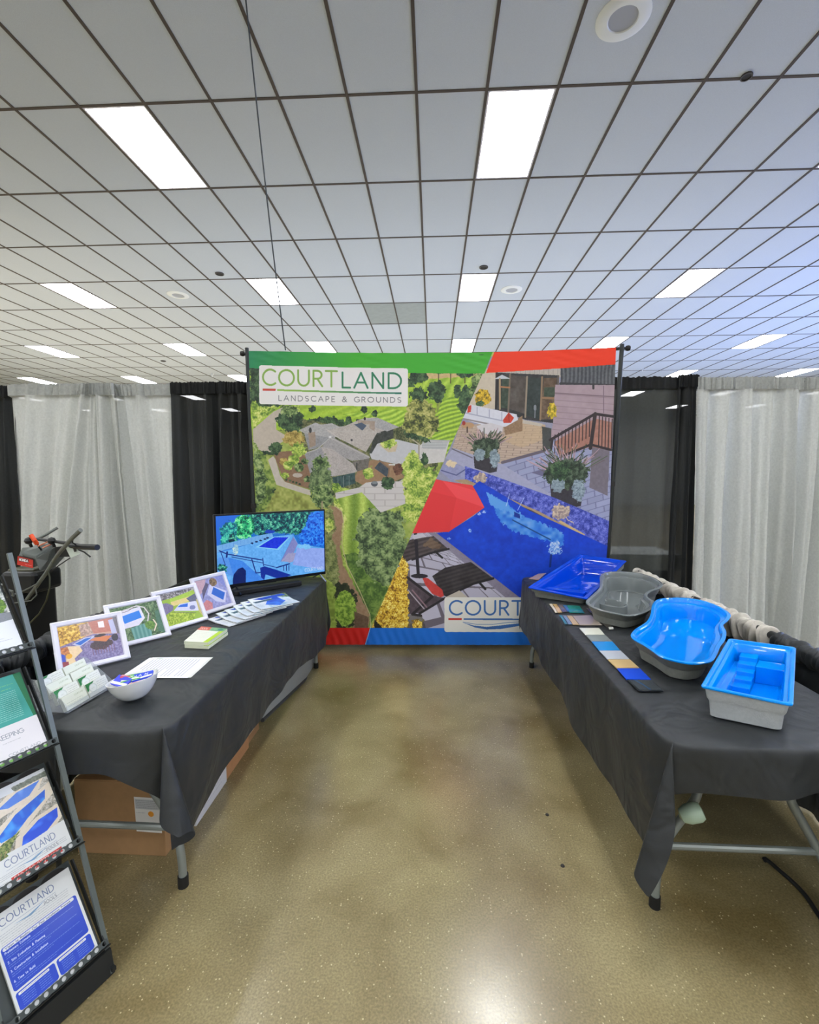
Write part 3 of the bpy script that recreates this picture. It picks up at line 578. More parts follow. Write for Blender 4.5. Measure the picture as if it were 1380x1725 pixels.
    c.poly([(100, 830), (160, 760), (500, 880), (860, 1110), (820, 1140), (240, 900)], mot((168, 168, 194), 8)); c.line([(150, 765), (290, 830)], 4, (110, 104, 118)); c.line([(500, 865), (790, 785)], 10, (106, 96, 108))
    c.poly([(1120, 750), (1240, 790), (1225, 1110), (1100, 1050)], mot((120, 112, 122), 10)); c.poly([(775, 610), (840, 625), (835, 770), (780, 790)], mot((70, 72, 70), 8)); c.poly([(700, 940), (850, 900), (860, 990), (790, 970)], (110, 106, 136))
    # railing
    c.poly([(860, 720), (1140, 560), (1260, 590), (1250, 790), (1110, 760), (900, 830)], mot((170, 120, 104), 14)); 
    for k in range(12): x = 865+k*24; yt = 690-(x-830)*.52; c.line([(x, yt), (x-4, yt+150-k*1.0)], 3, (46, 36, 40))
    for k in range(5): x = 1170+k*22; c.line([(x, 545+k*5), (x-6, 755+k*5)], 3, (46, 36, 40))
    c.line([(830, 708), (1140, 527), (1262, 548)], 9, (50, 40, 44)); c.line([(900, 830), (1110, 745), (1250, 785)], 8, (50, 40, 44)); c.line([(1142, 527), (1108, 770)], 12, (54, 44, 46)); c.line([(848, 700), (835, 780)], 8, (50, 40, 44))
    # sofa
    c.poly([(505, 575), (545, 590), (640, 530), (640, 640), (520, 670)], mot((150, 120, 92), 18, 5)); c.poly([(240, 500), (280, 445), (600, 520), (610, 560), (520, 610), (380, 600), (225, 550)], mot((216, 216, 226), 6))
    for x, y in ((325, 478), (410, 497), (497, 516)): c.line([(x, y-12), (x, y+44)], 3, (164, 166, 186))
    c.line([(240, 505), (520, 570)], 4, (170, 172, 192)); c.line([(228, 548), (420, 590)], 5, (146, 136, 140)); c.poly([(262, 460), (285, 448), (282, 500), (256, 505)], (206, 60, 40)); c.poly([(505, 560), (545, 505), (582, 545), (560, 580), (510, 582)], mot((206, 66, 44), 18)); c.line([(545, 520), (548, 575)], 3, (150, 40, 30))
    c.poly([(320, 600), (420, 580), (505, 605), (500, 650), (400, 665), (340, 640)], mot((210, 204, 208), 6)); c.ell(258, 596, 46, 22, (190, 150, 112)); c.line([(256, 610), (256, 645)], 5, (90, 74, 66)); c.ell(232, 580, 12, 16, (170, 60, 50))
    # planters
    def planter(x, y, w, h, fw, fh, pl):
        c.poly([(x, y), (x+w, y+h*.05), (x+w*.93, y+h), (x+w*.65, y+h*1.08), (x+w*.05, y+h*.8)], mot((58, 54, 60), 10))
        for k in range(90):
            a = -math.pi/2+rng.uniform(-1, 1)*.95; r = fh*rng.uniform(.55, 1.0); x0 = x+w*rng.uniform(.2, .8); c.line([(x0, y+6), (x0+r*math.cos(a)*.4, y+r*math.sin(a)*.6), (x0+r*math.cos(a), y+r*math.sin(a))], 2.6, [(52, 66, 48), (84, 100, 70), (178, 146, 156), (200, 166, 170), (110, 96, 96)][k % 5])
        c.ell(x+w/2, y-fh*.22, fw*.5, fh*.36, fol((28, 40, 30), (58, 76, 56), (96, 112, 88), s=9, seed=70), 14); c.ell(x+w*.25, y+h*.05, w*.22, h*.35, fol((110, 126, 136), (160, 176, 184), s=5, seed=71), 7); c.ell(x+w*.85, y+h*.3, w*.2, h*.5, fol((100, 116, 126), (170, 186, 196), s=5, seed=72), 9)
    planter(298, 800, 175, 130, 200, 190, 0); planter(828, 1020, 230, 160, 310, 300, 1); c.ell(900, 930, 70, 70, dark, 14)
    # pool wall, coping, pool
    c.poly([(60, 920), (110, 850), (240, 900), (240, 1000), (150, 1000)], mot((150, 152, 190), 12)); c.line([(75, 920), (180, 955), (240, 915)], 4, (90, 94, 140)); c.ell(140, 870, 40, 24, mot((226, 206, 170), 8), 8)
    c.poly([(240, 890), (440, 960), (860, 1120), (1240, 1290), (1240, 1480), (1000, 1390), (380, 1030), (240, 1000)], fol((44, 58, 150), (84, 96, 196), (134, 142, 222), s=9, seed=80))
    c.ell(345, 980, 42, 38, fol((150, 130, 130), (226, 206, 170), s=6, seed=81), 8); c.ell(900, 1220, 70, 50, fol((150, 130, 130), (230, 210, 176), s=6, seed=82), 12); c.poly([(930, 1250), (1000, 1310), (960, 1290)], (220, 200, 170), 6)
    c.poly([(160, 990), (250, 985), (430, 1070), (760, 1220), (1060, 1390), (1240, 1500), (1240, 1560), (1000, 1400), (560, 1170), (330, 1060)], mot((176, 150, 116), 12)); c.line([(330, 1062), (700, 1215), (1030, 1400)], 6, (78, 66, 70)); c.line([(900, 1290), (1060, 1385)], 8, (216, 186, 130))
    D_()
    pool = lambda X, Y: np.array((8, 66, 206))+(fbm(X, Y, 22, 90)[..., None]-.5)*np.array((8, 30, 40))
    c.poly([(740, -40), (800, -90), (1140, 120), (1460, 270), (1900, 480), (1900, 800), (1060, 760), (490, 285), (590, 270), (760, 160), (830, 100)], pool)
    wl = lambda X, Y: ramp(vn(X, Y, 12, 91), [(40, 122, 226), (90, 170, 240), (160, 210, 248)])
    c.poly([(880, 50), (980, 70), (1090, 150), (1200, 200), (1380, 280), (1380, 380), (1240, 330), (1050, 280), (940, 200)], wl, 10, alpha=.75); c.poly([(850, -10), (1000, 70), (1010, 110), (1090, 140), (1100, 180), (1080, 175), (1010, 135), (880, 90)], (96, 164, 236), 6); c.poly([(1040, 130), (1080, 150), (1080, 180), (1040, 165)], (10, 50, 150)); c.line([(1030, 190), (1290, 330)], 4, (10, 70, 140))
    c.ell(1320, 390, 42, 50, lambda X, Y: ramp(vn(X, Y, 4, 92), [(60, 130, 230), (230, 240, 255)]), 16); c.line([(1296, 440), (1288, 520)], 7, (6, 46, 130)); c.line([(1010, 0), (985, 90)], 2, (190, 210, 250)); c.line([(1110, 30), (1065, 120)], 2, (190, 210, 250))
    for x, y in ((590, 320), (735, 265), (800, 150), (835, 130)): c.ell(x, y, 16, 10, lambda X, Y: ramp(vn(X, Y, 3, 93), [(30, 90, 220), (220, 235, 255)]), 6)
    # deck and loungers
    m3 = homog([c.T(q) for q in ((290, 290), (620, 420), (1060, 760), (320, 960))], [(0, 0), (1, 0), (1, 1), (0, 1)])
    c.poly([(-200, 290), (490, 275), (1090, 770), (1090, 960), (-200, 960)], pav((190, 186, 204), (112, 104, 116), mapper(m3), 9, 8)); c.poly([(440, 280), (500, 282), (1080, 740), (1040, 790)], mot((138, 130, 150), 10))
    lb = lambda a, b, x, y: (lambda X, Y: ramp(.5+.5*np.sin((X*.3+Y)/2.2), [a, b])+(fbm(X, Y, 30, 3)[..., None]-.5)*40)
    c.poly([(240, 360), (340, 325), (480, 305), (585, 400), (450, 430), (330, 470), (230, 520)], lb((88, 78, 78), (62, 54, 56), 0, 0)); c.poly([(460, 310), (540, 370), (500, 400), (400, 380)], mot((150, 116, 80), 10), 8, alpha=.5); c.line([(585, 397), (450, 430), (330, 475)], 7, (38, 34, 38)); c.line([(490, 415), (540, 460)], 7, (30, 28, 32))
    c.poly([(470, 590), (560, 530), (740, 490), (895, 605), (760, 640), (650, 690), (580, 740), (540, 720)], lb((60, 54, 56), (42, 38, 42), 0, 0)); c.line([(895, 605), (760, 642), (640, 700), (590, 745)], 8, (28, 26, 30)); c.line([(800, 635), (840, 680)], 8, (28, 26, 30))
    c.poly([(250, 560), (480, 730), (560, 745), (380, 850), (300, 860), (280, 700)], mot((84, 72, 80), 22, 10)); c.line([(250, 565), (470, 735), (330, 860), (390, 870)], 9, (40, 34, 40)); c.line([(330, 690), (440, 820)], 5, (150, 120, 130)); c.line([(300, 690), (420, 830)], 4, (190, 180, 190)); c.line([(560, 745), (380, 855)], 8, (36, 32, 38))
    c.ell(475, 665, 30, 84, (0, 0, 0)) if 0 else c.poly([(400, 600), (440, 605), (540, 685), (552, 730), (530, 740), (470, 715), (420, 650)], mot((206, 64, 60), 12)); c.ell(380, 590, 60, 16, (40, 36, 44)); c.line([(352, 285), (372, 580)], 11, (34, 30, 40)); c.ell(358, 360, 12, 34, (34, 30, 40))
    c.poly([(330, 300), (400, 285), (430, 310), (340, 330)], (200, 196, 206))
    c.poly([(560, 740), (660, 690), (720, 740), (740, 790), (560, 800)], (196, 186, 170))
    yel = lambda X, Y: ramp((.4*vn(X, Y, 10, 95)+.6*vn(X, Y, 3, 97)-.2)*1.7, [(120, 80, 20), (206, 156, 40), (240, 205, 70), (255, 240, 150)])
    c.poly([(-40, 960), (120, 740), (200, 560), (260, 450), (300, 500), (300, 700), (305, 840), (320, 965)], yel, 12); c.poly([(60, 960), (60, 890), (120, 960)], (30, 30, 24), 4); c.ell(370, 930, 40, 50, yel, 12); c.poly([(300, 860), (400, 870), (430, 960), (300, 960)], mot((70, 66, 60), 22), 6, alpha=.6); c.ell(365, 935, 34, 40, yel, 12)
    # umbrella
    c.poly([(300, 290), (440, -10), (420, -120), (560, -90), (750, -60), (780, -10), (835, 100), (585, 275), (490, 272), (340, 285)], (238, 62, 66)); c.poly([(540, -95), (770, -20), (835, 100), (640, 30)], (248, 78, 84)); c.poly([(450, -20), (640, 30), (590, 275), (340, 285)], (228, 54, 58), alpha=.7)
    P_(); right = c.a; cut = Canvas(c.w, c.h, (0, 0, 0)); cut.H = c.H
    cut.poly([(838, 575), (612, 1100), (1100, 1100), (1100, 575)], (1, 1, 1)); mk = cut.a[..., :1]; c.a = keep*(1-mk)+right*mk
    # strips and signs
    gr = lambda X, Y: np.array((30, 136, 88))*(1-np.clip(X/360, 0, 1))[..., None]+np.array((66, 176, 46))*np.clip(X/360, 0, 1)[..., None]
    c.poly([(410, 580), (836, 580), (820, 623), (410, 619)], gr); c.poly([(839, 580), (1050, 575), (1050, 612), (823, 622)], (246, 56, 8))
    c.poly([(410, 1059), (629, 1059), (619, 1095), (410, 1095)], (214, 28, 20)); c.poly([(627, 1059), (1100, 1059), (1100, 1095), (616, 1095)], (14, 112, 216)); c.line([(628, 1058), (618, 1092)], 1.5, (240, 240, 240))
    A_(); c.rrect(118, 183, 1178, 460, 18, (236, 233, 231))
    G1, G2 = (138, 178, 82), (48, 128, 92)
    c.text('COURT', 143, 322, 110, G1, .125, .22, fit=532); c.text('LAND', 710, 328, 108, G2, .125, .26, fit=424)
    c.poly([(143, 348), (236, 348), (236, 363), (143, 363)], (206, 74, 56)); c.poly([(248, 350), (1133, 358), (1133, 370), (248, 363)], lambda X, Y: np.array((150, 188, 84))*(1-np.clip((X-150)/350, 0, 1))[..., None]+np.array((40, 118, 96))*np.clip((X-150)/350, 0, 1)[..., None])
    c.text('LANDSCAPE & GROUNDS', 257, 431, 36, (116, 116, 120), .13, .42, fit=872)
    D_(); c.rrect(555, 738, 1560, 985, 18, (232, 230, 222)); BL = (58, 108, 176)
    c.text('COURTLAND', 590, 862, 98, BL, .125, .24, fit=915); c.poly([(583, 886), (676, 886), (676, 899), (583, 899)], (214, 60, 44)); c.poly([(690, 887), (1505, 890), (1505, 900), (690, 898)], BL)
    wv = [(690+k*16, 918+18*math.sin(k/9.0)+k*.2) for k in range(46)]
    c.poly([(685, 918), (760, 938), (850, 948), (960, 935), (1070, 922), (1150, 925), (1050, 945), (950, 962), (850, 966), (770, 952)], BL); c.line([(685, 914), (780, 930), (890, 930), (1000, 916), (1080, 912)], 1.6, BL); c.line([(1070, 925), (1200, 940), (1330, 930)], 3, BL); c.text('POOLS', 1350, 958, 38, (110, 116, 124), .13, .4, fit=150)
    P_(); return c
def paint_screen():
    c = Canvas(560, 330, (60, 130, 220), [(106, 128), (1303, 70), (1303, 712), (128, 862)])
    c.poly([(80, 60), (1320, 40), (1320, 470), (80, 470)], mot((30, 110, 200), 16)); c.poly([(90, 110), (350, 120), (200, 260), (130, 440), (90, 440)], (34, 104, 214))
    g1 = fol((6, 60, 60), (14, 128, 92), (60, 206, 130), (150, 240, 170), s=11, seed=101); g2 = fol((2, 26, 48), (8, 70, 86), (30, 130, 116), (120, 206, 170), s=11, seed=103); bl = fol((8, 50, 170), (24, 110, 230), (70, 160, 250), s=8, seed=105)
    c.poly([(480, 90), (1200, 70), (1200, 330), (740, 310), (560, 330), (500, 300)], g2, 10); c.ell(420, 240, 118, 130, g1, 14); c.poly([(150, 260), (250, 170), (340, 200), (350, 400), (170, 435)], fol((4, 60, 96), (20, 130, 140), (90, 214, 180), s=10, seed=107), 12); c.ell(290, 360, 38, 60, g2, 8)
    c.poly([(1030, 330), (1110, 190), (1160, 90), (1240, 70), (1310, 160), (1310, 450), (1040, 420)], bl, 12); c.ell(700, 290, 60, 22, (20, 60, 180), 6)
    c.poly([(110, 440), (560, 335), (728, 305), (735, 345), (480, 420), (200, 480), (110, 520)], mot((110, 168, 226), 8)); 
    for k in range(14): x = 180+k*40; c.line([(x, 432-k*9), (x, 470-k*9)], 1, (70, 124, 200))
    pt = lambda X, Y: np.array((96, 168, 236))+(fbm(X, Y, 9, 109)[..., None]-.5)*40
    c.poly([(110, 520), (480, 420), (735, 345), (960, 320), (1010, 420), (1320, 470), (1320, 730), (110, 880)], pt); c.poly([(960, 345), (1010, 420), (960, 520), (900, 600), (815, 605), (960, 350)], mot((124, 130, 190), 10)); c.poly([(820, 600), (900, 520), (1000, 510), (1010, 560), (930, 620)], mot((150, 150, 190), 12), 6)
    c.poly([(1000, 460), (1320, 470), (1320, 700), (950, 640)], mot((140, 164, 232), 16, 10)); c.poly([(540, 455), (740, 345), (925, 345), (795, 485)], (128, 200, 240)); c.poly([(575, 452), (750, 350), (910, 350), (780, 470)], mot((20, 50, 214), 16)); c.line([(725, 312), (950, 312), (962, 340), (820, 600)], 2, (70, 130, 200))
    for k, x in enumerate((505, 555, 600, 645, 675)): c.ell(x, 412-k*14, 16, 9, (16, 40, 90), 2)
    c.ell(1080, 450, 80, 26, mot((120, 190, 240), 14), 8); c.ell(320, 480, 34, 46, lambda X, Y: ramp(vn(X, Y, 4, 3), [(110, 170, 210), (220, 236, 220)]), 12)
    c.poly([(240, 560), (400, 600), (640, 800), (440, 850), (300, 780)], mot((60, 130, 226), 10)); c.poly([(130, 560), (240, 560), (300, 760), (140, 700)], mot((84, 146, 228), 8)); c.poly([(290, 800), (300, 740), (350, 680), (400, 665), (435, 700), (432, 840), (330, 870), (290, 850)], (4, 26, 96)); c.ell(180, 670, 60, 40, g2, 12)
    NV = (20, 40, 120)
    c.line([(145, 490), (230, 525), (620, 590)], 5, NV); c.line([(280, 555), (620, 620)], 3, NV); c.line([(620, 570), (630, 650)], 4, NV); c.line([(500, 580), (545, 725), (590, 720)], 5, NV); c.line([(230, 505), (225, 555)], 8, NV); c.line([(160, 500), (210, 640)], 3, NV); c.line([(630, 635), (760, 665)], 3, NV)
    c.poly([(590, 670), (640, 655), (760, 690), (940, 750), (800, 790), (650, 740), (635, 800), (600, 770)], (14, 44, 150)); c.line([(770, 670), (915, 630)], 6, NV)
    for x in (850, 880, 908): c.line([(x, 650), (x, 700)], 4, NV)
    c.text('COURTLAND', 1085, 716, 34, (190, 210, 240), .12, .25, fit=200, uy=(0.0, -1), ux=(1, -.1)); return c
def paint_frames():
    out = []
    c = Canvas(300, 236, (120, 110, 150))                                       # 1 patio with dining table
    c.poly([(0, 0), (1, 0), (1, .45), (0, .5)], (196, 150, 130)); c.poly([(0, 0), (.5, 0), (.5, .3), (0, .55)], fol((120, 80, 30), (206, 156, 50), (240, 210, 110), s=9, seed=3), 6); c.poly([(.35, .05), (.62, 0), (.62, .3), (.35, .34)], fol((130, 100, 90), (206, 170, 150), s=8, seed=4), 5); c.poly([(.5, 0), (.92, 0), (.92, .36), (.56, .32)], mot((178, 104, 88), 12)); c.poly([(.66, .05), (.76, .05), (.76, .22), (.66, .2)], (226, 214, 214)); c.poly([(.84, .05), (.93, .05), (.95, .42), (.86, .42)], (176, 176, 206)); c.poly([(.92, 0), (1, 0), (1, .5), (.96, .5)], mot((110, 104, 116), 12))
    c.poly([(0, .48), (.55, .33), (1, .45), (1, 1), (0, 1)], lambda X, Y: np.array((126, 116, 158))+(vn(X, Y, 6, 3)[..., None]-.5)*50); c.poly([(.2, .48), (.4, .38), (.6, .38), (.3, .58)], (190, 190, 210)); c.poly([(.24, .48), (.42, .40), (.52, .41), (.32, .54)], (24, 96, 190)); c.poly([(.1, .5), (.3, .55), (.34, .68), (.2, .82), (.22, 1), (.05, 1)], mot((232, 204, 160), 10)); c.poly([(0, .5), (.12, .52), (.14, .7), (.02, .7)], fol((150, 80, 50), (226, 150, 80), s=8), 4); c.ell(.12, .74, .05, .06, (226, 166, 50)); c.poly([(0, .66), (.05, .68), (.06, .86), (0, .84)], (50, 80, 190)); c.poly([(0, .84), (.1, .86), (.1, 1), (0, 1)], (150, 60, 70))
    c.ell(.66, .62, .19, .13, mot((70, 52, 60), 26, 4), 8); c.poly([(.47, .47), (.62, .41), (.86, .46), (.74, .58)], (206, 120, 72)); c.ell(.66, .4, .1, .035, (50, 40, 50)); c.ell(.9, .52, .06, .09, mot((50, 46, 60), 10), 4); out.append(c)
    for k in range(9): c.line([(.5+k*.045, .68), (.5+k*.045, .84)], 2, (110, 56, 60))
    c = Canvas(300, 236, (70, 104, 70))                                         # 2 pool seen from above
    c.poly([(0, 0), (1, 0), (1, 1), (0, 1)], fol((40, 66, 40), (76, 110, 70), (130, 150, 110), s=10, seed=8)); c.poly([(.12, .15), (.62, .1), (.66, .45), (.5, .62), (.2, .64), (.15, 1), (0, 1), (0, .3)], mot((214, 212, 226), 8)); c.poly([(.2, .28), (.58, .2), (.6, .42), (.23, .5)], (20, 120, 214)); c.line([(.08, .16), (.3, .12), (.55, .06), (.7, .14), (.76, .35), (.7, .55)], 8, (206, 198, 200)); c.line([(.1, .2), (.36, .16), (.5, .08)], 3, (90, 76, 76)); c.line([(.74, .16), (.81, .38), (.74, .56)], 3, (110, 96, 90))
    c.poly([(.32, .66), (.6, .6), (.72, .86), (.7, 1), (.34, 1)], lambda X, Y: ramp(.5+.5*np.sin(X/4.0), [(74, 130, 124), (110, 160, 150)])); c.ell(.72, .68, .1, .12, fol((70, 110, 40), (120, 160, 66), s=8), 4); c.line([(.82, .55), (.86, .7), (.78, .86)], 8, (220, 204, 180)); c.poly([(.05, .5), (.16, .5), (.2, .9), (.05, 1)], mot((150, 156, 186), 26, 6)); c.poly([(.9, .3), (1, .3), (1, 1), (.86, .9)], mot((70, 110, 90), 12)); out.append(c)
    c = Canvas(300, 236, (150, 180, 60))                                        # 3 lawn, shed and pool
    c.poly([(0, 0), (1, 0), (1, .16), (0, .2)], fol((60, 56, 60), (130, 124, 126), (196, 190, 190), s=7, seed=9)); c.poly([(.3, .2), (.98, .08), (1, .3), (.3, .34)], mot((166, 196, 70), 12)); c.poly([(.3, .3), (.8, .26), (.9, .4), (.3, .44)], mot((224, 202, 132), 8)); c.poly([(0, .28), (.2, .3), (.34, .42), (.3, .55), (.05, .66), (0, .6)], mot((128, 118, 150), 20, 6)); c.poly([(.72, .3), (1, .2), (1, .45), (.8, .46)], mot((92, 94, 120), 16))
    c.poly([(.3, .58), (.5, .42), (.92, .44), (1, .5), (1, .78), (.82, .74)], mot((210, 210, 230), 10)); c.poly([(.42, .5), (.52, .45), (.72, .46), (.68, .56)], (24, 96, 200)); c.ell(.8, .62, .08, .07, (120, 126, 170), 3); c.poly([(0, .66), (.3, .6), (.82, .8), (.74, 1), (0, 1)], fol((110, 140, 30), (160, 186, 50), (206, 216, 90), s=8, seed=11)); c.poly([(.96, .4), (1, .4), (1, 1), (.93, .8)], (190, 176, 110)); c.line([(.3, .62), (.84, .8)], 3, (80, 76, 96)); out.append(c)
    c = Canvas(300, 236, (150, 150, 190))                                       # 4 pool in a stone yard
    c.poly([(0, 0), (1, 0), (1, 1), (0, 1)], mot((150, 152, 200), 30, 14)); c.poly([(0, 0), (.4, 0), (.22, .35), (0, .5)], mot((196, 160, 170), 14)); c.poly([(.16, .35), (.36, .12), (.44, .2), (.1, .62)], mot((90, 84, 110), 16)); c.poly([(.28, .5), (.46, .22), (.95, .56), (.78, .92), (.5, .8)], mot((206, 206, 228), 8)); c.poly([(.42, .52), (.56, .32), (.88, .6), (.74, .82)], (28, 98, 196)); c.ell(.6, .16, .13, .14, fol((80, 60, 40), (160, 130, 90), s=7), 5); c.poly([(0, .8), (.2, .66), (.36, .8), (.3, 1), (0, 1)], mot((206, 130, 130), 16), 4); c.poly([(.7, 0), (1, 0), (1, .5), (.8, .2)], mot((128, 136, 196), 16)); out.append(c)
    return out
def logo(c, x, y, w, col, sub=True):
    h = w*.115; c.text('COURTLAND', x, y, h, col, .1, .22, fit=w); c.line([(x, y+h*.4), (x+w, y+h*.4)], 1, col); c.poly([(x+w*.2, y+h*.75), (x+w*.45, y+h*.9), (x+w*.8, y+h*.45), (x+w*.5, y+h*1.15)], (110, 150, 190))
    if sub: c.text('POOLS', x+w*.76, y+h*1.15, h*.5, (120, 126, 136), .1, .35, fit=w*.24)
def paint_posters():
    out = []
    W, H = 360, 464
    c = Canvas(W, H, (222, 224, 224), [(0, 0), (1, 0), (1, 1.07), (0, 1.07)])                                           # bottom tier: blue process sheet
    logo(c, .1, .135, .66, (96, 112, 150)); 
    for k in range(5): c.scrib(.06, .215+k*.025, .9-.1*(k == 4), .012, (150, 154, 164), k)
    BLU = (22, 66, 196); c.rrect(.03, .335, .965, .80, .03, BLU); c.rrect(.03, .82, .49, 1.0, .03, BLU); c.rrect(.51, .82, .965, 1.0, .03, BLU)
    c.rrect(.05, .342, .93, .378, .018, (226, 228, 232)); c.text('Vision to Reality: Our Pool Installation Process', .08, .370, .02, (60, 80, 130), .14, .22, fit=.8)
    for y, s_ in ((.415, 'Preliminary Estimate'), (.515, '2. Site Evaluation & Planning'), (.61, '3. Construction & Installation'), (.72, '4. Time to Build')):
        c.text(s_, .06, y, .024, (226, 230, 246), .16, .22)
        for k in range(2): c.scrib(.06, y+.022+k*.022, .9-.35*k, .011, (176, 190, 236), int(y*900)+k)
    for x in (.06, .54):
        c.rrect(x, .832, x+.36, .858, .012, (226, 228, 232)); c.scrib(x+.03, .845, x+.34, .01, (90, 100, 140), 7)
        for k in range(5): c.scrib(x+.02, .88+k*.022, x+.17, .01, (170, 186, 240), k); c.scrib(x+.22, .88+k*.022, x+.36, .01, (170, 186, 240), k+9)
    out.append(c)
    c = Canvas(W, H, (220, 222, 222))                                           # second tier: pools collage
    c.poly([(0, .03), (1, .03), (1, .72), (0, .72)], fol((110, 112, 100), (166, 160, 146), (206, 202, 196), s=16, seed=5)); c.poly([(0, 0), (1, 0), (1, .08), (.6, .1), (0, .1)], (214, 218, 222)); c.poly([(.55, .04), (1, .04), (1, .1), (.6, .12)], fol((80, 90, 76), (130, 134, 120), s=7), 4)
    def pool(P, Q, b1=(28, 96, 214), b2=(70, 160, 240)):
        c.poly(P, mot((222, 210, 192), 8), 2); c.poly(Q, lambda X, Y: ramp(vn(X, Y, 26, 7), [b1, b1, b2]))
    pool([(.25, .2), (.5, .1), (.95, .1), (.8, .26), (.3, .3), (.15, .28)], [(.34, .2), (.6, .12), (.9, .11), (.72, .22), (.45, .24)], (60, 120, 220), (100, 160, 236)); pool([(.2, .42), (.55, .28), (1, .18), (1, .32), (.8, .42), (.5, .56), (.2, .56)], [(.24, .48), (.5, .34), (.92, .24), (.88, .34), (.62, .44), (.42, .54), (.26, .54)]); pool([(.35, .72), (.42, .58), (.7, .48), (1, .46), (1, .62), (.8, .72)], [(.44, .71), (.5, .6), (.72, .52), (.98, .5), (.95, .6), (.72, .7)], (30, 80, 216), (60, 120, 240)); pool([(0, .3), (.16, .3), (.14, .4), (0, .42)], [(0, .33), (.12, .33), (.1, .38), (0, .4)]); pool([(0, .46), (.2, .46), (.18, .54), (0, .6)], [(0, .49), (.15, .48), (.1, .54), (0, .56)], (90, 110, 180), (120, 140, 200))
    c.poly([(0, .6), (.5, .52), (.36, .62), (.28, .72), (0, .72)], fol((60, 80, 40), (120, 140, 70), (180, 170, 110), s=9, seed=6), 6)
    for k in range(7): c.line([(.02+k*.05, .74), (.08+k*.05, .64)], 2.5, (160, 130, 96))
    c.poly([(-.1, .72), (1.1, .66), (1.1, 1.1), (-.1, 1.1)], (220, 222, 222)); c.poly([(.28, .67), (.62, .69), (.3, .73)], (220, 222, 222)); logo(c, .22, .80, .62, (110, 124, 156))
    for k in range(3): c.scrib(.05, .86+k*.018, .42, .008, (150, 154, 160), k); c.scrib(.55, .845+k*.02, .95, .008, (150, 154, 160), k+4)
    c.poly([(.24, .915), (.86, .915), (.86, .975), (.24, .975)], (206, 60, 52)); c.text('519.688.3777', .27, .968, .042, (240, 220, 214), .13, .2, fit=.42); c.text('POOL', .72, .962, .03, (240, 220, 214), .12, .2, fit=.11)
    for k in range(2): c.scrib(.05, .93+k*.025, .2, .008, (150, 154, 160), k)
    out.append(c)
    c = Canvas(W, H, (226, 222, 222))                                           # third tier: green grounds keeping sheet
    tl = lambda X, Y: ramp(vn(X, Y, 90, 3), [(28, 132, 116), (66, 168, 156)]); c.poly([(0, 0), (1, 0), (1, .58), (0, .58)], tl); c.poly([(.9, 0), (1, 0), (1, .58), (.96, .58)], (8, 110, 66)); c.poly([(0, .2), (.3, .2), (.3, .58), (0, .58)], fol((60, 70, 50), (120, 120, 90), s=9)); c.line([(.31, .2), (.31, .58)], 2, (220, 230, 220))
    for k, t_ in enumerate((.34, .5, .46)): c.scrib(.36, .06+k*.05, .36+t_, .02, (150, 214, 110), k, .5)
    for k in range(15): c.scrib(.36, .2+k*.023, .86, .010, (214, 236, 226), k+3)
    c.text('GROUNDS KEEPING', .0, .72, .05, (110, 120, 128), .1, .12, fit=.78); c.scrib(.5, .77, .72, .012, (150, 150, 150), 3); c.text('COURTLAND', .52, .93, .03, (130, 134, 140), .1, .2, fit=.4); c.line([(.52, .945), (.92, .945)], 1, (140, 140, 150)); c.poly([(0, .965), (1, .965), (1, 1), (0, 1)], (130, 196, 92)); out.append(c)
    c = Canvas(W, H, (224, 226, 230))                                           # top tier: house and garden sheet
    c.poly([(0, 0), (1, 0), (1, .55), (0, .62)], fol((90, 96, 90), (176, 180, 176), (224, 226, 224), s=22, seed=3)); c.poly([(.3, .25), (.8, .22), (.8, .36), (.3, .38)], mot((196, 110, 70), 16)); c.poly([(.3, .18), (.8, .16), (.8, .23), (.3, .25)], (224, 206, 180)); c.ell(.86, .36, .12, .12, fol((60, 100, 30), (120, 160, 50), s=9), 8); c.poly([(0, .4), (1, .48), (1, .58), (0, .64)], mot((130, 134, 140), 8)); c.scrib(.45, .8, .8, .012, (150, 150, 156), 3); c.scrib(.4, .83, .9, .01, (150, 150, 156), 4); out.append(c)
    return out
def slab(P4, d, nn): return MB().add(list(P4)+[p-nn*d for p in P4], [(0, 1, 2, 3), (7, 6, 5, 4), (0, 4, 5, 1), (1, 5, 6, 2), (2, 6, 7, 3), (3, 7, 4, 0)])
# ------------------------------------------------------------------ banner
YB = 4.12
im = paint_banner().image('banner_picture')
M_BAN = print_mat('banner_print', im, .55)
TLp, TRp, BRp, BLp = at_y(420.5, 592, YB), at_y(1037.5, 586, YB), at_y(1017, 1086, YB), at_y(433.5, 1085, YB)
t = empty('banner_display', (0, YB, 0), 'large landscaping banner with green, red and blue borders stretched between two poles', 'banner')
def bbend(u, v):
    z = -.030*math.sin(math.pi*u)*max(0, (v-.3)/.7); y = .012*math.sin(u*5+1)*math.sin(v*4)
    if v > .93: y += .0045*math.sin(u*90+v*260)*(.4+.6*math.sin(u*23))
    if v < .055: y += .003*math.sin(u*260+v*90)
    return Vector((0, y-.01, z))
quad_print('banner_cloth', (TLp, TRp, BRp, BLp), M_BAN, t, 240, 120, bbend)
M_BP = mat('banner_pole', (58, 60, 60), .35, metal=.7)
pa, pb = at_y(416, 592, YB), at_y(428, 862, YB); pa.z += .03; d = (pb-pa)/(pb.z-pa.z)
MB().tube([pa, pa+d*(.02-pa.z)], .017, 12).build('pole', M_BP, t, smooth=True); fl = pa+d*(.02-pa.z)
qa, qb = at_y(1048, 584, YB), at_y(1024, 935, YB); qa.z += .02; d2 = (qb-qa)/(qb.z-qa.z)
MB().tube([qa, qa+d2*(.02-qa.z)], .019, 12).build('pole', M_BP, t, smooth=True); fr_ = qa+d2*(.02-qa.z)
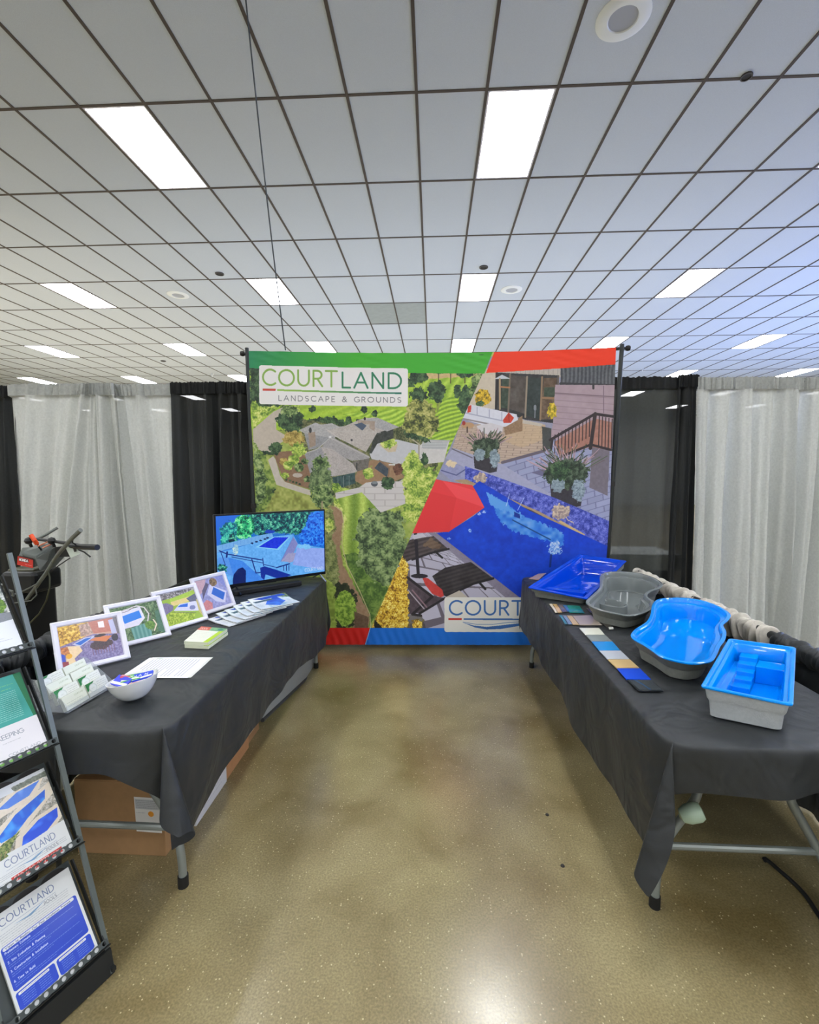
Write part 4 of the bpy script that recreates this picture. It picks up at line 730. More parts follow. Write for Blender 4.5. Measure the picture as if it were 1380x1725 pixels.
MB().tube([(pa.x-.04, YB+.012, pa.z-.045), (0, YB+.012, (pa.z+qa.z)/2-.09), (qa.x+.05, YB+.012, qa.z-.03)], .012, 10).build('crossbar', M_BP, t, smooth=True)
for p in (Vector((pa.x-.045, YB+.012, pa.z-.045)), Vector((qa.x+.055, YB+.012, qa.z-.03))): MB().lathe(p, [(.006, -.02), (.02, -.016), (.024, 0), (.02, .016), (.006, .02)], 16, Matrix.Rotation(math.pi/2, 3, 'Y')).build('knob', M_DK, t, smooth=True)
MB().tube([(fl.x+.02, YB+.012, .085), (fr_.x-.02, YB+.012, .085)], .011, 10).build('lower_bar', M_BP, t, smooth=True)
for q, z in ((pa+d*(1.35-pa.z), 0), (qa+d2*(1.55-qa.z), 0)): MB().tube([q, q+(pb-pa).normalized()*.04], .024, 12).build('clamp', M_DK, t, smooth=True)
for p in (fl, fr_): MB().boxl((p.x-.03, YB-.16, .0), (p.x+.03, YB+.16, .022)).build('foot', M_BP, t, bevel=.004)
# ------------------------------------------------------------------ folding tables and their cloths
M_LEG = mat('grey_leg', (140, 146, 142), .35, metal=.35); M_RUB = mat('rubber_foot', (22, 22, 22), .7); M_TOPW = mat('table_plastic', (196, 198, 192), .5)
ZT = .742
def table(name_label, x0, x1, y0, y1, extra=0):
    cx = (x0+x1)/2; t = empty('folding_table', (cx, (y0+y1)/2, 0), name_label, 'table', 'folding tables under black cloths')
    MB().boxl((x0+.03, y0+.03, ZT-.05), (x1-.03, y1-.03, ZT-.009)).build('table_top', M_TOPW, t, bevel=.03)
    for yy, s in ((y0+.21, 1), (y1-.15, -1)):
        for sx in (-1, 1):
            P = [(.31, -.02), (.31, .03), (.305, .14), (.27, .24), (.20, .36), (.165, .43), (.16, .52), (.16, .69)]
            cv = [Vector((cx+sx*a, yy-s*.02*(z < .2), z+.035*(z < 0))) for a, z in P][1:]
            pts = []
            for i in range(len(cv)-1):
                for k in range(4):
                    a = cv[max(i-1, 0)]; b = cv[i]; c = cv[i+1]; d_ = cv[min(i+2, len(cv)-1)]; q = k/4
                    pts.append(.5*((2*b)+(c-a)*q+(2*a-5*b+4*c-d_)*q*q+(3*b-a-3*c+d_)*q**3))
            pts.append(cv[-1])
            lg = MB().tube(pts, .0155, 12).build('leg', M_LEG, t, smooth=True)
            MB().tube([(pts[0].x, pts[0].y, 0), (pts[0].x, pts[0].y, .045)], .020, 12).build('rubber_foot', M_RUB, lg, smooth=True)
        MB().tube([(cx-.285, yy, .225), (cx+.285, yy, .225)], .013, 10).build('crossbar', M_LEG, t, smooth=True)
        MB().tube([(cx+.03, yy+s*.02, .62), (cx+.03, yy+s*.42, ZT-.06)], .008, 8).build('brace', M_LEG, t, smooth=True)
    return t
LX0, LX1, LY0, LY1 = -1.66, -.90, 1.45, 3.83
RX0, RX1, RY0, RY1 = .762, 1.522, 1.455, 3.93
table('grey-legged folding table under the black cloth on the left, boxes stored beneath it', LX0, LX1, LY0, LY1)
tr_ = table('grey-legged folding table under the black cloth on the right, its near legs in view', RX0, RX1, RY0, RY1)
p = Vector((.925, 1.60, .405))
MB().lathe(p, [(.004, -.045), (.022, -.038), (.032, -.015), (.033, .02), (.026, .034), (.004, .037)], 24, Euler((.2, 1.1, 0)).to_matrix()).build('leg_cap', mat('pale_green_plastic', (170, 190, 168), .25), tr_, smooth=True)['label'] = 'pale green glossy rounded cap'
def cloth(label, x0, x1, y0, y1, sgn, side, end, tipk, seed, m, dip=.2):
    """sgn +1: the aisle side is x1, -1: it is x0.  side(s) gives the drop along the aisle side."""
    r = random.Random(seed); ph = [r.uniform(0, 6.3) for _ in range(8)]; W = x1-x0; L = y1-y0; zt = ZT+.004
    us = [-.40+i*.04 for i in range(10)]+[-.012, -.004, .003, .012, .03, .055, .085]+list(np.linspace(.12, W-.12, 11))+[W-.085, W-.06, W-.038, W-.02, W-.009, W-.002]+[W+.004, W+.012]+[W+.03+i*.0225 for i in range(20)]
    vs_ = [-end+i*end/8 for i in range(8)]+[-.010, -.003, .002, .009, .02, .038, .06, .085]+list(np.linspace(.12, L-.12, 104))+[L-.085, L-.06, L-.038, L-.02, L-.009, L-.002, L+.003, L+.010]+[L+.03+i*.035 for i in range(7)]
    V = []
    um = us[-1]-W
    for v in vs_:
        for u in us:
            du = -u if u < 0 else (u-W if u > W else 0); dv = -v if v < 0 else (v-L if v > L else 0)
            sv = -1 if v < 0 else 1; su = -1 if u < 0 else 1; vc = min(max(v, 0), L); uc = min(max(u, 0), W)
            if su > 0 and u > W: du = du/um*side(vc/L)
            rr = math.hypot(du, dv); CR = .085; A45 = math.pi/4
            z = zt; ox = oy = 0
            # rounded table corners: the corner square of the top is bent into a quarter disc
            sx_ = 1 if uc > W/2 else -1; sy_ = 1 if vc > L/2 else -1
            ca = uc-(W-CR) if sx_ > 0 else CR-uc; cb = vc-(L-CR) if sy_ > 0 else CR-vc
            if ca > 0 and cb > 0:
                m_ = max(ca, cb); phi = (cb/ca)*A45 if ca >= cb else math.pi/2-(ca/cb)*A45
                dx_, dy_ = math.cos(phi), math.sin(phi); ccx = W-CR if sx_ > 0 else CR; ccy = L-CR if sy_ > 0 else CR
                bx = ccx+sx_*dx_*m_; by = ccy+sy_*dy_*m_
            else:
                bx, by = uc, vc; dx_, dy_ = (1, 0) if ca > cb else (0, 1)
            edge = min(uc, W-uc, vc, L-vc); z -= .005*math.exp(-edge/.012)
            if rr == 0:
                z += .0012*math.sin(u*31+ph[0])*math.sin(v*13+ph[1])+.001*math.sin(v*47+u*9)
            else:
                t = max(0, rr-.012); soft = .014*(1-math.exp(-rr/.014)); z = zt-.005-max(rr-soft, 0)*.985
                if dv == 0 or du == 0:
                    if dv == 0:
                        fold = .010*math.sin(v*9+ph[2]+4*t)+.012*math.sin(v*4.3+ph[3]-3*t)+.005*math.sin(v*23+ph[4]+9*t)
                        fold += .022*max(0, math.sin(v*6.0+t*7+ph[5]))**6*t/.4
                        o = soft+t*.02+.6*fold*min(1, t*5); z += .012*math.sin(v*7+ph[6])*min(1, t*3)
                    else:
                        fold = .012*math.sin(u*17+ph[6])+.008*math.sin(u*29+ph[7])
                        o = soft+t*.02+fold*min(1, t*7); z += .010*math.sin(u*13+ph[1])*min(1, t*6)-rr*dip*max(0, min(1, (u-W+.20)/.20))**1.5
                    ox = sx_*dx_*o; oy = sy_*dy_*o
                else:
                    th = math.atan2(dv/end, du/.43); q = math.sin(2*th); k_ = 1 if sv < 0 else .3
                    Rr = soft+t*.02+k_*rr*(.24*q**.6); lat = k_*rr*.26*q**.7*math.sin(2*(th-A45))*1.0
                    ox = su*(Rr*.7071-lat*.7071); oy = sv*(Rr*.7071+lat*.7071)
                    z = zt-.005-(rr-soft)*(.985-.10*q)*(1+tipk*q*q)-rr*dip*(su > 0)*max(0, (th-.785)/.785)
            X = x0+bx+ox if sgn > 0 else x1-(bx+ox)
            V.append((X, y0+by+oy, max(z, .012)))
    nu = len(us)-1; F = [(j*(nu+1)+i, j*(nu+1)+i+1, (j+1)*(nu+1)+i+1, (j+1)*(nu+1)+i) for j in range(len(vs_)-1) for i in range(nu)]
    o = MB().add(V, F).build('tablecloth', m, smooth=True, sharp=75, loc=((x0+x1)/2, (y0+y1)/2, ZT)); md = o.modifiers.new('smooth', 'SUBSURF'); md.levels = 1; md.render_levels = 1
    return tag(o, label, 'tablecloth')
M_CL = mat('black_cloth', (38, 41, 43), .5, noise=.10, nscale=300, bump=.15, bscale=700)
_cb = M_CL.node_tree.nodes['Principled BSDF']; _n = M_CL.node_tree; _w = _n.nodes.new('ShaderNodeTexNoise'); _w.inputs['Scale'].default_value = 5; _w.inputs['Detail'].default_value = 2; _w.inputs['Distortion'].default_value = 1.4
_tcn = _n.nodes.new('ShaderNodeTexCoord'); _n.links.new(_tcn.outputs['Object'], _w.inputs['Vector']); _bp = _n.nodes.new('ShaderNodeBump'); _bp.inputs['Strength'].default_value = .55; _bp.inputs['Distance'].default_value = .03
_old = _cb.inputs['Normal'].links[0].from_socket; _n.links.new(_w.outputs['Fac'], _bp.inputs['Height']); _n.links.new(_old, _bp.inputs['Normal']); _n.links.new(_bp.outputs['Normal'], _cb.inputs['Normal'])
_cb.inputs['IOR'].default_value = 1.5; _cb.inputs['Sheen Weight'].default_value = .03; _cb.inputs['Sheen Roughness'].default_value = .4
cloth('black tablecloth on the left table, under the television and photo frames', LX0, LX1, LY0, LY1, 1, lambda s: .44-.07*math.sin(min(1, s*1.3)*3.1)+.07*s, .165, -.20, 2, M_CL, .75)
cloth('black tablecloth on the right table, under the blue and grey basins', RX0, RX1, RY0, RY1, -1, lambda s: .455-.05*s, .165, .12, 5, M_CL)
# ------------------------------------------------------------------ boxes and a folded table under the left table
def carton(name, lo, hi, col, label, lab=None, extra=None):
    t = empty(name, ((lo[0]+hi[0])/2, (lo[1]+hi[1])/2, 0), label, 'box'); m = mat('carton_%d' % col[2], col, .85, noise=.05, nscale=30)
    MB().boxl(lo, hi).build('body', m, t, bevel=.003)
    z = hi[2]; mx = (lo[0]+hi[0])/2
    for a, b in ((lo[0], mx-.002), (mx+.002, hi[0])): MB().boxl((a+.002, lo[1]+.002, z), (b-.002, hi[1]-.002, z+.004)).build('flap', m, t)
    return t
KR = (168, 130, 90)
t = carton('cardboard_box', (-1.505, 1.772, 0), (-1.118, 1.93, .325), KR, 'brown cardboard box with a shipping label behind the near table leg')
c = Canvas(220, 200, (232, 230, 226)); c.poly([(.03, .06), (.97, .06), (.97, .34), (.03, .34)], (196, 198, 200))
for k in range(5): c.scrib(.05, .1+k*.05, .95, .03, (90, 92, 96), k)
c.ell(.62, .47, .11, .08, (240, 160, 50)); c.scrib(.05, .45, .4, .03, (120, 120, 140), 8); c.poly([(.6, .82), (.95, .82), (.95, .9), (.6, .9)], (50, 50, 50))
for k in range(9): c.line([(.63+k*.035, .82), (.63+k*.035, .9)], 1.5, (220, 220, 220))
c.scrib(.05, .8, .5, .02, (130, 130, 140), 3)
quad_print('shipping_label', ((-1.245, 1.7705, .262), (-1.135, 1.7705, .258), (-1.13, 1.7705, .105), (-1.24, 1.7705, .109)), print_mat('label_print', c.image('label_art')), t)
t = carton('paper_box', (-1.45, 1.94, 0), (-1.075, 2.255, .33), (222, 224, 230), 'white paper carton with dark print showing below the tablecloth hem')
c = Canvas(300, 260, (224, 226, 232)); c.text('Copy  Copies', .3, .62, .07, (90, 92, 100), .16, .2, fit=.52)
for k in range(3): c.scrib(.2, .75+k*.07, .85, .03, (150, 152, 170), k)
for k in range(2): c.scrib(.7, .2+k*.08, .92, .03, (150, 152, 164), k+5)
quad_print('printed_side', ((-1.0745, 1.95, .325), (-1.0745, 2.245, .325), (-1.0745, 2.245, .004), (-1.0745, 1.95, .004)), print_mat('paper_box_print', c.image('paper_box_art')), t)
carton('cardboard_box', (-1.43, 2.265, 0), (-1.08, 2.56, .34), (190, 140, 96), 'plain brown cardboard box behind the white paper carton')
t = carton('cardboard_box', (-1.40, 2.57, .0), (-1.095, 2.76, .31), (196, 146, 90), 'far brown cardboard box with a pale label, next to the grey folded panel')
MB().boxl((-1.0950, 2.60, .05), (-1.0935, 2.68, .27)).build('label', mat('tan_label', (214, 186, 150), .6), t)
t = empty('folded_table', (-1.0, 3.1, 0), 'grey plastic folded table leaning on edge under the left tablecloth', 'table')
pA, pB = at_x(443, 1215, -1.0), at_x(531, 1131, -1.0)
def slabpt(a, h): return pA+(pB-pA)*(a/1.02)+Vector((.0, 0, h))
P = [slabpt(0, 0), slabpt(1.02, 0), slabpt(1.02, .22), slabpt(0, .25)]; nrm = (P[1]-P[0]).cross(P[3]-P[0]).normalized()*.02
MB().add(P+[q-nrm for q in P], [(0, 1, 2, 3), (7, 6, 5, 4), (0, 4, 5, 1), (1, 5, 6, 2), (2, 6, 7, 3), (3, 7, 4, 0)]).build('panel', mat('grey_slab', (150, 156, 158), .45), t, bevel=.008)
MB().tube([slabpt(-.005, .0)+Vector((0, 0, .008)), slabpt(1.03, 0)+Vector((0, 0, .008))], .012, 10).build('edge_trim', mat('dark_trim', (60, 64, 66), .5), t, smooth=True)
# ------------------------------------------------------------------ brochure rack
RE = Vector((.399, .917, 0)).normalized(); RN = Vector((.917, -.399, 0)).normalized(); RP = Vector((-1.045, 1.311, .08)); K = .95; RW = .262*K
def rk(s, back, z): return RP-RE*s-RN*back*K+Vector((0, 0, z*K))      # s from the right-hand post towards the left
M_RK = mat('rack_steel', (104, 112, 110), .4, metal=.3); M_RD = mat('rack_dark', (30, 32, 32), .5)
t = empty('brochure_rack', rk(RW/2, 0, 0), 'black and grey leaning steel rack of literature in the left foreground', 'rack')
def bar(a, b, w, h, m, nm, par): # flat bar between two points
    a = Vector(a); b = Vector(b); z = (b-a).normalized(); x = RE - z*RE.dot(z); x.normalize(); y = z.cross(x); V = [p+x*i*w/2+y*j*h/2 for p in (a, b) for i, j in ((-1, -1), (1, -1), (1, 1), (-1, 1))]
    return MB().add(V, [(0, 1, 2, 3), (7, 6, 5, 4), (0, 4, 5, 1), (1, 5, 6, 2), (2, 6, 7, 3), (3, 7, 4, 0)]).build(nm, m, par)
BK = .366
for s in (-.012, RW+.012):
    bar(rk(s, -.05*BK, -.075), rk(s, 1.32*BK, 1.32), .014, .010, M_RK, 'post', t)
    bar(rk(s, .30, -.075), rk(s, .245, .62), .012, .010, M_RD, 'rear_strut', t)
    bar(rk(s, -.03, -.06), rk(s, .30, -.06), .012, .012, M_RD, 'foot_bar', t)
post_mats = [print_mat('sheet_print_%d' % i, c.image('sheet_art_%d' % i),   .45, coat=.05) for i, c in enumerate(paint_posters())]
SHL = ['blue and white pool installation sheet in the lowest rack pocket', 'sheet of pool photographs with red phone strip in the second rack pocket', 'green and grey grounds keeping sheet in the third rack pocket', 'sheet with house and garden picture in the upper rack pocket']
def holed_lip(a, b, h, up, m, par, n=12, r=.0062):
    a = Vector(a); b = Vector(b); x = (b-a); L = x.length; x.normalize(); mb = MB(); cw = L/n
    for k in range(n):
        c = a+x*cw*(k+.5)+up*h/2; R0 = []; R1 = []
        for j in range(16):
            an = 2*math.pi*j/16+math.pi/16; ca, sa = math.cos(an), math.sin(an); q = min(cw/2/abs(ca), h/2/abs(sa)); R0.append(c+x*ca*r+up*sa*r); R1.append(c+x*ca*q+up*sa*q)
        mb.rings([R0, R1])
    return mb.build('pocket_lip', m, par, thick=.0015)
for i in range(4):
    z0 = .012+.325*i; b0 = z0*BK-.004; w = .034
    upv = (Vector((0, 0, .819))-RN*.573).normalized(); nr = (RN*.819+Vector((0, 0, .573))).normalized()
    base = rk(.0, b0, z0)+Vector((0, 0, .004))
    # back plate with round cut-outs shown as dark discs
    bpP = [base-RE*RW+upv*.29-nr*.016, base+upv*.29-nr*.016, base-nr*.016, base-RE*RW-nr*.016]
    pl = MB().add(bpP+[p-nr*.002 for p in bpP], [(0, 1, 2, 3), (7, 6, 5, 4), (0, 4, 5, 1), (1, 5, 6, 2), (2, 6, 7, 3), (3, 7, 4, 0)]).build('pocket_back', mat('rack_plate', (72, 78, 78), .5, metal=.3), t)
    for k in range(3):
        c = base-RE*(RW*(.2+.3*k))+upv*.27-nr*.0155; Rr = [c+RE*math.cos(a)*.034+upv*math.sin(a)*.018 for a in np.linspace(0, 2*math.pi, 20, endpoint=False)]
        MB().rings([Rr, [p+nr*.001 for p in Rr]], cap0=True, cap1=True).build('cut_out', M_DK, pl)
    MB().add([base-RE*RW, base, base-nr*.02, base-RE*RW-nr*.02]+[p-Vector((0, 0, .003)) for p in (base-RE*RW, base, base-nr*.02, base-RE*RW-nr*.02)], [(0, 1, 2, 3), (7, 6, 5, 4), (0, 4, 5, 1), (1, 5, 6, 2), (2, 6, 7, 3), (3, 7, 4, 0)]).build('pocket_floor', M_RD, t)
    holed_lip(base+nr*.004+RE*.014, base-RE*(RW+.014)+nr*.004, .019, upv, mat('rack_lip', (66, 72, 70), .4, metal=.3), t)
    bar(base+nr*.002+RE*.016-Vector((0, 0, .004)), base+nr*.002-RE*(RW+.016)-Vector((0, 0, .004)), .008, .006, M_RD, 'front_bar', t)
    for s in (-.006, RW+.006):
        bar(base-RE*(s)-nr*.008, base-RE*(s)-nr*.008+upv*.285, .004, .018, M_RD, 'side_plate', t)
    SW, SH = .222*K, .282*K; s0 = .012
    Q = [base-RE*(s0+SW)+upv*(SH+.004), base-RE*s0+upv*(SH+.004), base-RE*s0+upv*.002, base-RE*(s0+SW)+upv*.002]
    st = empty('brochure_sheet', tuple(sum(Q, Vector())/4), SHL[i], 'brochure', 'sheets in the rack')
    quad_print('printed_face', Q, post_mats[i], st)
    MB().add([p-nr*.0008 for p in Q]+[p-nr*.009 for p in Q], [(0, 1, 2, 3), (7, 6, 5, 4), (0, 4, 5, 1), (1, 5, 6, 2), (2, 6, 7, 3), (3, 7, 4, 0)]).build('page_stack', mat('page_white', (226, 226, 222), .7), st)
bb_ = [rk(-.018, -.006, .0), rk(RW+.018, -.006, .0), rk(RW+.018, -.022, -.080), rk(-.018, -.022, -.080)]
slab(bb_, .02, RN).build('base_panel', M_RD, t)
bar(rk(-.018, .30, -.072), rk(RW+.018, .30, -.072), .02, .012, M_RD, 'base_bar', t)
# ------------------------------------------------------------------ photo frames
M_FRM = mat('white_frame', (228, 226, 238), .35)
fr_arts = [print_mat('photo_print_%d' % i, c.image('photo_art_%d' % i), .4, coat=.08) for i, c in enumerate(paint_frames())]
FLAB = ['nearest white photo frame, picture of a patio dining set behind the card holder', 'second white photo frame, picture of a pool seen from above', 'third white photo frame, picture of a lawn and pool behind the booklets', 'farthest white photo frame, picture of a tilted blue pool beside the television']
FB = [((100.6, 1138), (219.6, 1109)), ((200, 1093), (288, 1071)), ((272, 1067), (350, 1044)), ((338, 1039), (396, 1020))]
for i, (pl, pr_) in enumerate(FB):
    a = at_z(*pl, ZT+.006); b = at_z(*pr_, ZT+.006); e = (b-a); e.z = 0; e.normalize(); n = Vector((e.y, -e.x, 0)); W = [.275, .27, .27, .265][i]; a = b-e*W
    al = math.radians([36, 36, 30, 24][i]); up = Vector((0, 0, math.cos(al)))-n*math.sin(al); nn = n*math.cos(al)+Vector((0, 0, math.sin(al))); Hh = [.238, .236, .235, .24][i]
    t = empty('photo_frame', tuple((a+b)/2), FLAB[i], 'photo frame', 'white photo frames leaning in a row')
    fw = .024; P = lambda s, h, d=0: a+e*s+up*h+nn*d
    R = [[P(0, 0), P(W, 0), P(W, Hh), P(0, Hh)], [P(0, 0, .014), P(W, 0, .014), P(W, Hh, .014), P(0, Hh, .014)], [P(.006, .006, .018), P(W-.006, .006, .018), P(W-.006, Hh-.006, .018), P(.006, Hh-.006, .018)],
         [P(fw-.004, fw-.004, .014), P(W-fw+.004, fw-.004, .014), P(W-fw+.004, Hh-fw+.004, .014), P(fw-.004, Hh-fw+.004, .014)], [P(fw, fw, .006), P(W-fw, fw, .006), P(W-fw, Hh-fw, .006), P(fw, Hh-fw, .006)], [P(fw, fw, 0), P(W-fw, fw, 0), P(W-fw, Hh-fw, 0), P(fw, Hh-fw, 0)]]
    MB().rings(R+[R[0]]).build('frame', M_FRM, t)
    quad_print('photograph', (P(fw-.002, Hh-fw+.002, .007), P(W-fw+.002, Hh-fw+.002, .007), P(W-fw+.002, fw-.002, .007), P(fw-.002, fw-.002, .007)), fr_arts[i], t)
    Bk = [P(.01, .01, .004), P(W-.01, .01, .004), P(W-.01, Hh-.01, .004), P(.01, Hh-.01, .004)]
    MB().add(Bk+[p-nn*.003 for p in Bk], [(0, 1, 2, 3), (7, 6, 5, 4), (0, 4, 5, 1), (1, 5, 6, 2), (2, 6, 7, 3), (3, 7, 4, 0)]).build('backing', M_DK, t)
    ft = P(W/2, Hh*.62, -.004); gd = Vector((ft.x, ft.y, ZT+.006))-n*.06
    MB().tube([ft, gd], .006, 6).build('easel_strut', M_DK, t)
# ------------------------------------------------------------------ television
a = Vector((-1.530, 3.14, .795)); b = Vector((-.878, 3.708, .795)); e = (b-a).normalized(); n = Vector((e.y, -e.x, 0)); W = (b-a).length; Hh = .535
P = lambda s, h, d=0: a+e*s+Vector((0, 0, h))+n*d
t = empty('television', tuple((a+b)/2-Vector((0, 0, .048))), 'flat television showing a blue-tinted pool, at the far end of the left table', 'television')
M_TV = mat('tv_black', (16, 18, 24), .3)
slab([P(0, 0), P(W, 0), P(W, Hh), P(0, Hh)], .03, n).build('casing', M_TV, t, bevel=.004)
quad_print('screen', (P(.012, Hh-.012, .002), P(W-.012, Hh-.012, .002), P(W-.012, .024, .002), P(.012, .024, .002)), print_mat('screen_glow', paint_screen().image('screen_art'), .2, emit=.46), t)
slab([P(.1, .08, -.03), P(W-.1, .08, -.03), P(W-.1, .36, -.03), P(.1, .36, -.03)], .035, n).build('rear_housing', M_TV, t, bevel=.008)
M_SIL = mat('silver', (200, 202, 204), .25, metal=.9)
for s, m_ in ((.14, M_TV), (W-.05, M_SIL)):
    MB().tube([P(s, .004, .10)+Vector((0, 0, -.044)), P(s-.0, .006, -.015), P(s, .004, -.13)+Vector((0, 0, -.044))], .007, 8).build('stand_leg', m_, t, smooth=True)
slab([P(.30, -.004, .004), P(.44, -.004, .004), P(.44, .012, .004), P(.30, .012, .004)], .012, n).build('sensor_bar', M_TV, t)
tag(slab([P(.10, -.046, .07), P(.62, -.046, .07), P(.62, -.012, .07), P(.10, -.012, .07)], .06, n).build('black_bar', mat('matte_black', (20, 21, 24), .6), bevel=.006), 'low black bar lying on the cloth below the television', 'sound bar')  # low matte black bar along the foot of the screen
# ------------------------------------------------------------------ paper goods on the left table
def decal(name, P4, m, par=None, lift=0): return quad_print(name, [Vector(p)+Vector((0, 0, lift)) for p in P4], m, par)
ZP = ZT+.006
c = Canvas(300, 380, (236, 236, 244))
for k in range(16): c.line([(.12+k*.05, .1), (.12+k*.05, .92 if k % 4 else .6)], 3, (140, 142, 160))
c.ell(.2, .06, .06, .03, (200, 206, 200))
Q = [at_z(*p, ZP+.002) for p in ((252, 1108), (354, 1108), (316, 1142), (201, 1142))]
tag(quad_print('price_sheet', Q, print_mat('price_print', c.image('price_art'), .6), nu=10, nv=10, bend=lambda u, v: Vector((0, 0, .003*math.sin(u*3.1)*v))), 'white printed sheet of paper lying flat behind the bowl', 'paper')
Q2 = [p+Vector((.008, .012, -.0025)) for p in Q]; tag(slab(Q2, .0015, Vector((0, 0, 1))).build('paper_sheet', mat('page_white', (226, 226, 222), .7)), 'blank sheet peeking out under the printed sheet', 'paper')
# booklet pads
T4 = [at_z(*p, ZP+.034) for p in ((339, 1055), (383, 1059), (350, 1082), (310, 1080))]
c = Canvas(200, 260, (226, 228, 214)); c.poly([(0, 0), (1, 0), (1, .22), (0, .24)], mot((120, 170, 120), 20)); c.poly([(0, 0), (.42, 0), (.42, .22), (0, .24)], (214, 92, 70)); c.poly([(.8, .2), (1, .2), (1, 1), (.8, 1)], (176, 206, 40)); c.ell(.8, .1, .1, .08, (60, 130, 110))
for k in range(6): c.scrib(.06, .36+k*.09, .74, .025, (170, 174, 160), k)
c.text('POOL', .06, .17, .09, (240, 210, 200), .14, .2, fit=.28)
cp = print_mat('booklet_print', c.image('booklet_art'), .4)
for k, (dz, off, lab) in enumerate(((0, Vector((.004, -.003, 0)), 'lower white and lime booklet pad of the pair on the left table'), (.017, Vector((0, 0, 0)), 'upper white, red and lime booklet pad lying on another'))):
    Pk = [Vector((p.x, p.y, ZP+dz+.016))+off for p in T4]; t = empty('booklet_pad', tuple(sum(Pk, Vector())/4), lab, 'booklet', 'pads of booklets')
    slab(Pk, .0155, Vector((0, 0, 1))).build('pages', mat('page_cream', (220, 224, 196), .7), t); decal('cover', Pk, cp, t, .0006)
# fanned magazines
mags = [((364, 1046), (405, 1049), (470, 1036), (424, 1028)), ((372, 1040), (408, 1047), (462, 1035), (432, 1022)), ((384, 1036), (432, 1042), (472, 1030), (412, 1024)), ((393, 1030), (436, 1040), (478, 1030), (424, 1019)), ((404, 1024), (448, 1038), (488, 1028), (446, 1014)), ((414, 1019), (452, 1033), (498, 1024), (457, 1012))]
c = Canvas(220, 290, (214, 218, 222)); c.poly([(0, 0), (1, 0), (1, .75), (0, .6)], lambda X, Y: ramp(fbm(X, Y, 60, 3), [(226, 230, 236), (150, 180, 200), (210, 216, 220), (120, 150, 140)])); c.poly([(.1, .3), (.55, .2), (.95, .5), (.6, .75), (.3, .6)], lambda X, Y: ramp(vn(X, Y, 30, 4), [(30, 60, 170), (50, 100, 220)])); c.poly([(0, 0), (.3, 0), (.1, .4), (0, .4)], fol((60, 80, 60), (130, 150, 120), s=9)); 
c.poly([(.02, .1), (.14, .05), (.2, .7), (.06, .9)], (40, 70, 180)); c.poly([(.2, .5), (.3, .4), (.34, .9), (.24, .95)], (70, 90, 110)); c.line([(0, 0), (0, 1)], 5, (70, 76, 70)); c.line([(0, 1), (1, 1)], 3, (90, 94, 90))
for k in range(3): c.scrib(.2, .84+k*.04, .8, .016, (140, 146, 156), k)
mp = print_mat('magazine_print', c.image('magazine_art'), .25, coat=.5)
ML = ['bottom magazine of the fanned pile, its dark edge on the cloth', 'second magazine from the bottom of the fanned pile', 'third magazine from the bottom of the fanned pile', 'third magazine from the top of the fanned pile', 'magazine just under the top one of the fanned pile', 'topmost blue and white magazine of the fanned pile']
for k in range(6):
    cx, cy = -1.17+.030*k, 2.655+.042*k; an = math.radians(66-5*k+((k*37) % 11-5)); ex = Vector((math.cos(an-math.pi/2), math.sin(an-math.pi/2), 0)); ey = Vector((math.cos(an), math.sin(an), 0)); z = ZP+.004+.0075*k; o_ = Vector((cx, cy, z))
    Pk = [o_-ex*.10+ey*.13, o_+ex*.10+ey*.13, o_+ex*.10-ey*.13, o_-ex*.10-ey*.13]; t = empty('magazine', (cx, cy, z), ML[k], 'magazine', 'fanned pile of magazines')
    bd = lambda u, v, k=k: Vector((0, 0, .022*(max(0, .5-u)/.5)**1.5*(1 if k else .4)))
    quad_print('cover', Pk, mp, t, 14, 2, lambda u, v, bd=bd: bd(u, v)+Vector((0, 0, .0016)))
    mb = MB(); V = []
    for j in range(15):
        u = j/14
        for q in (0, 1):
            p = (Pk[3]*(1-u)+Pk[2]*u) if q == 0 else (Pk[0]*(1-u)+Pk[1]*u); V += [p+bd(u, q)+Vector((0, 0, .001)), p+bd(u, q)-Vector((0, 0, .0022))]
    F = []
    for j in range(14):
        a_ = j*4; b2 = a_+4; F += [(a_, b2, b2+2, a_+2), (a_+1, a_+3, b2+3, b2+1), (a_, a_+1, b2+1, b2), (a_+2, b2+2, b2+3, a_+3)]
    F += [(0, 2, 3, 1), (56, 57, 59, 58)]; mb.add(V, F).build('pages', mat('page_white', (226, 226, 222), .7), t, smooth=True)
# bowl with packets
bc = at_z(229, 1177, ZP); M_PORC = mat('white_porcelain', (228, 230, 230), .2, coat=.4)
Rb = Euler((math.radians(-3), math.radians(-9), 0)).to_matrix()
prof_o = [(.02, 0), (.034, .001), (.048, .010), (.064, .028), (.078, .050), (.087, .074), (.0885, .078), (.086, .0785), (.083, .074), (.074, .051), (.060, .031), (.044, .014), (.02, .007), (.001, .006)]
t = empty('bowl', (bc.x, bc.y, ZP), 'white porcelain bowl of coloured packets near the front of the left table', 'bowl')
MB().lathe((bc.x, bc.y, ZP+.004), prof_o, 48, Rb, cap1=False).build('body', M_PORC, t, smooth=True, sharp=60)
PK = [((30, 70, 210), 'blue packet lying uppermost in the bowl', (.025, .01, .072), (.20, -.15, .35), 'LAWN'), ((70, 170, 60), 'green packet beside the blue one in the bowl', (-.012, .002, .068), (.16, -.10, .3), 'POOL'), ((230, 100, 60), 'orange red packet under the others in the bowl', (.012, -.004, .060), (.05, -.2, .22), None), ((70, 80, 220), 'violet blue packet at the left of the bowl', (-.040, -.018, .062), (.5, .1, -.3), None), ((90, 120, 40), 'olive green packet against the right rim of the bowl', (.022, .004, .052), (.3, -.5, .5), None), ((228, 90, 120), 'pink packet at the far left of the bowl', (-.030, .022, .064), (-.3, .2, .4), None)]
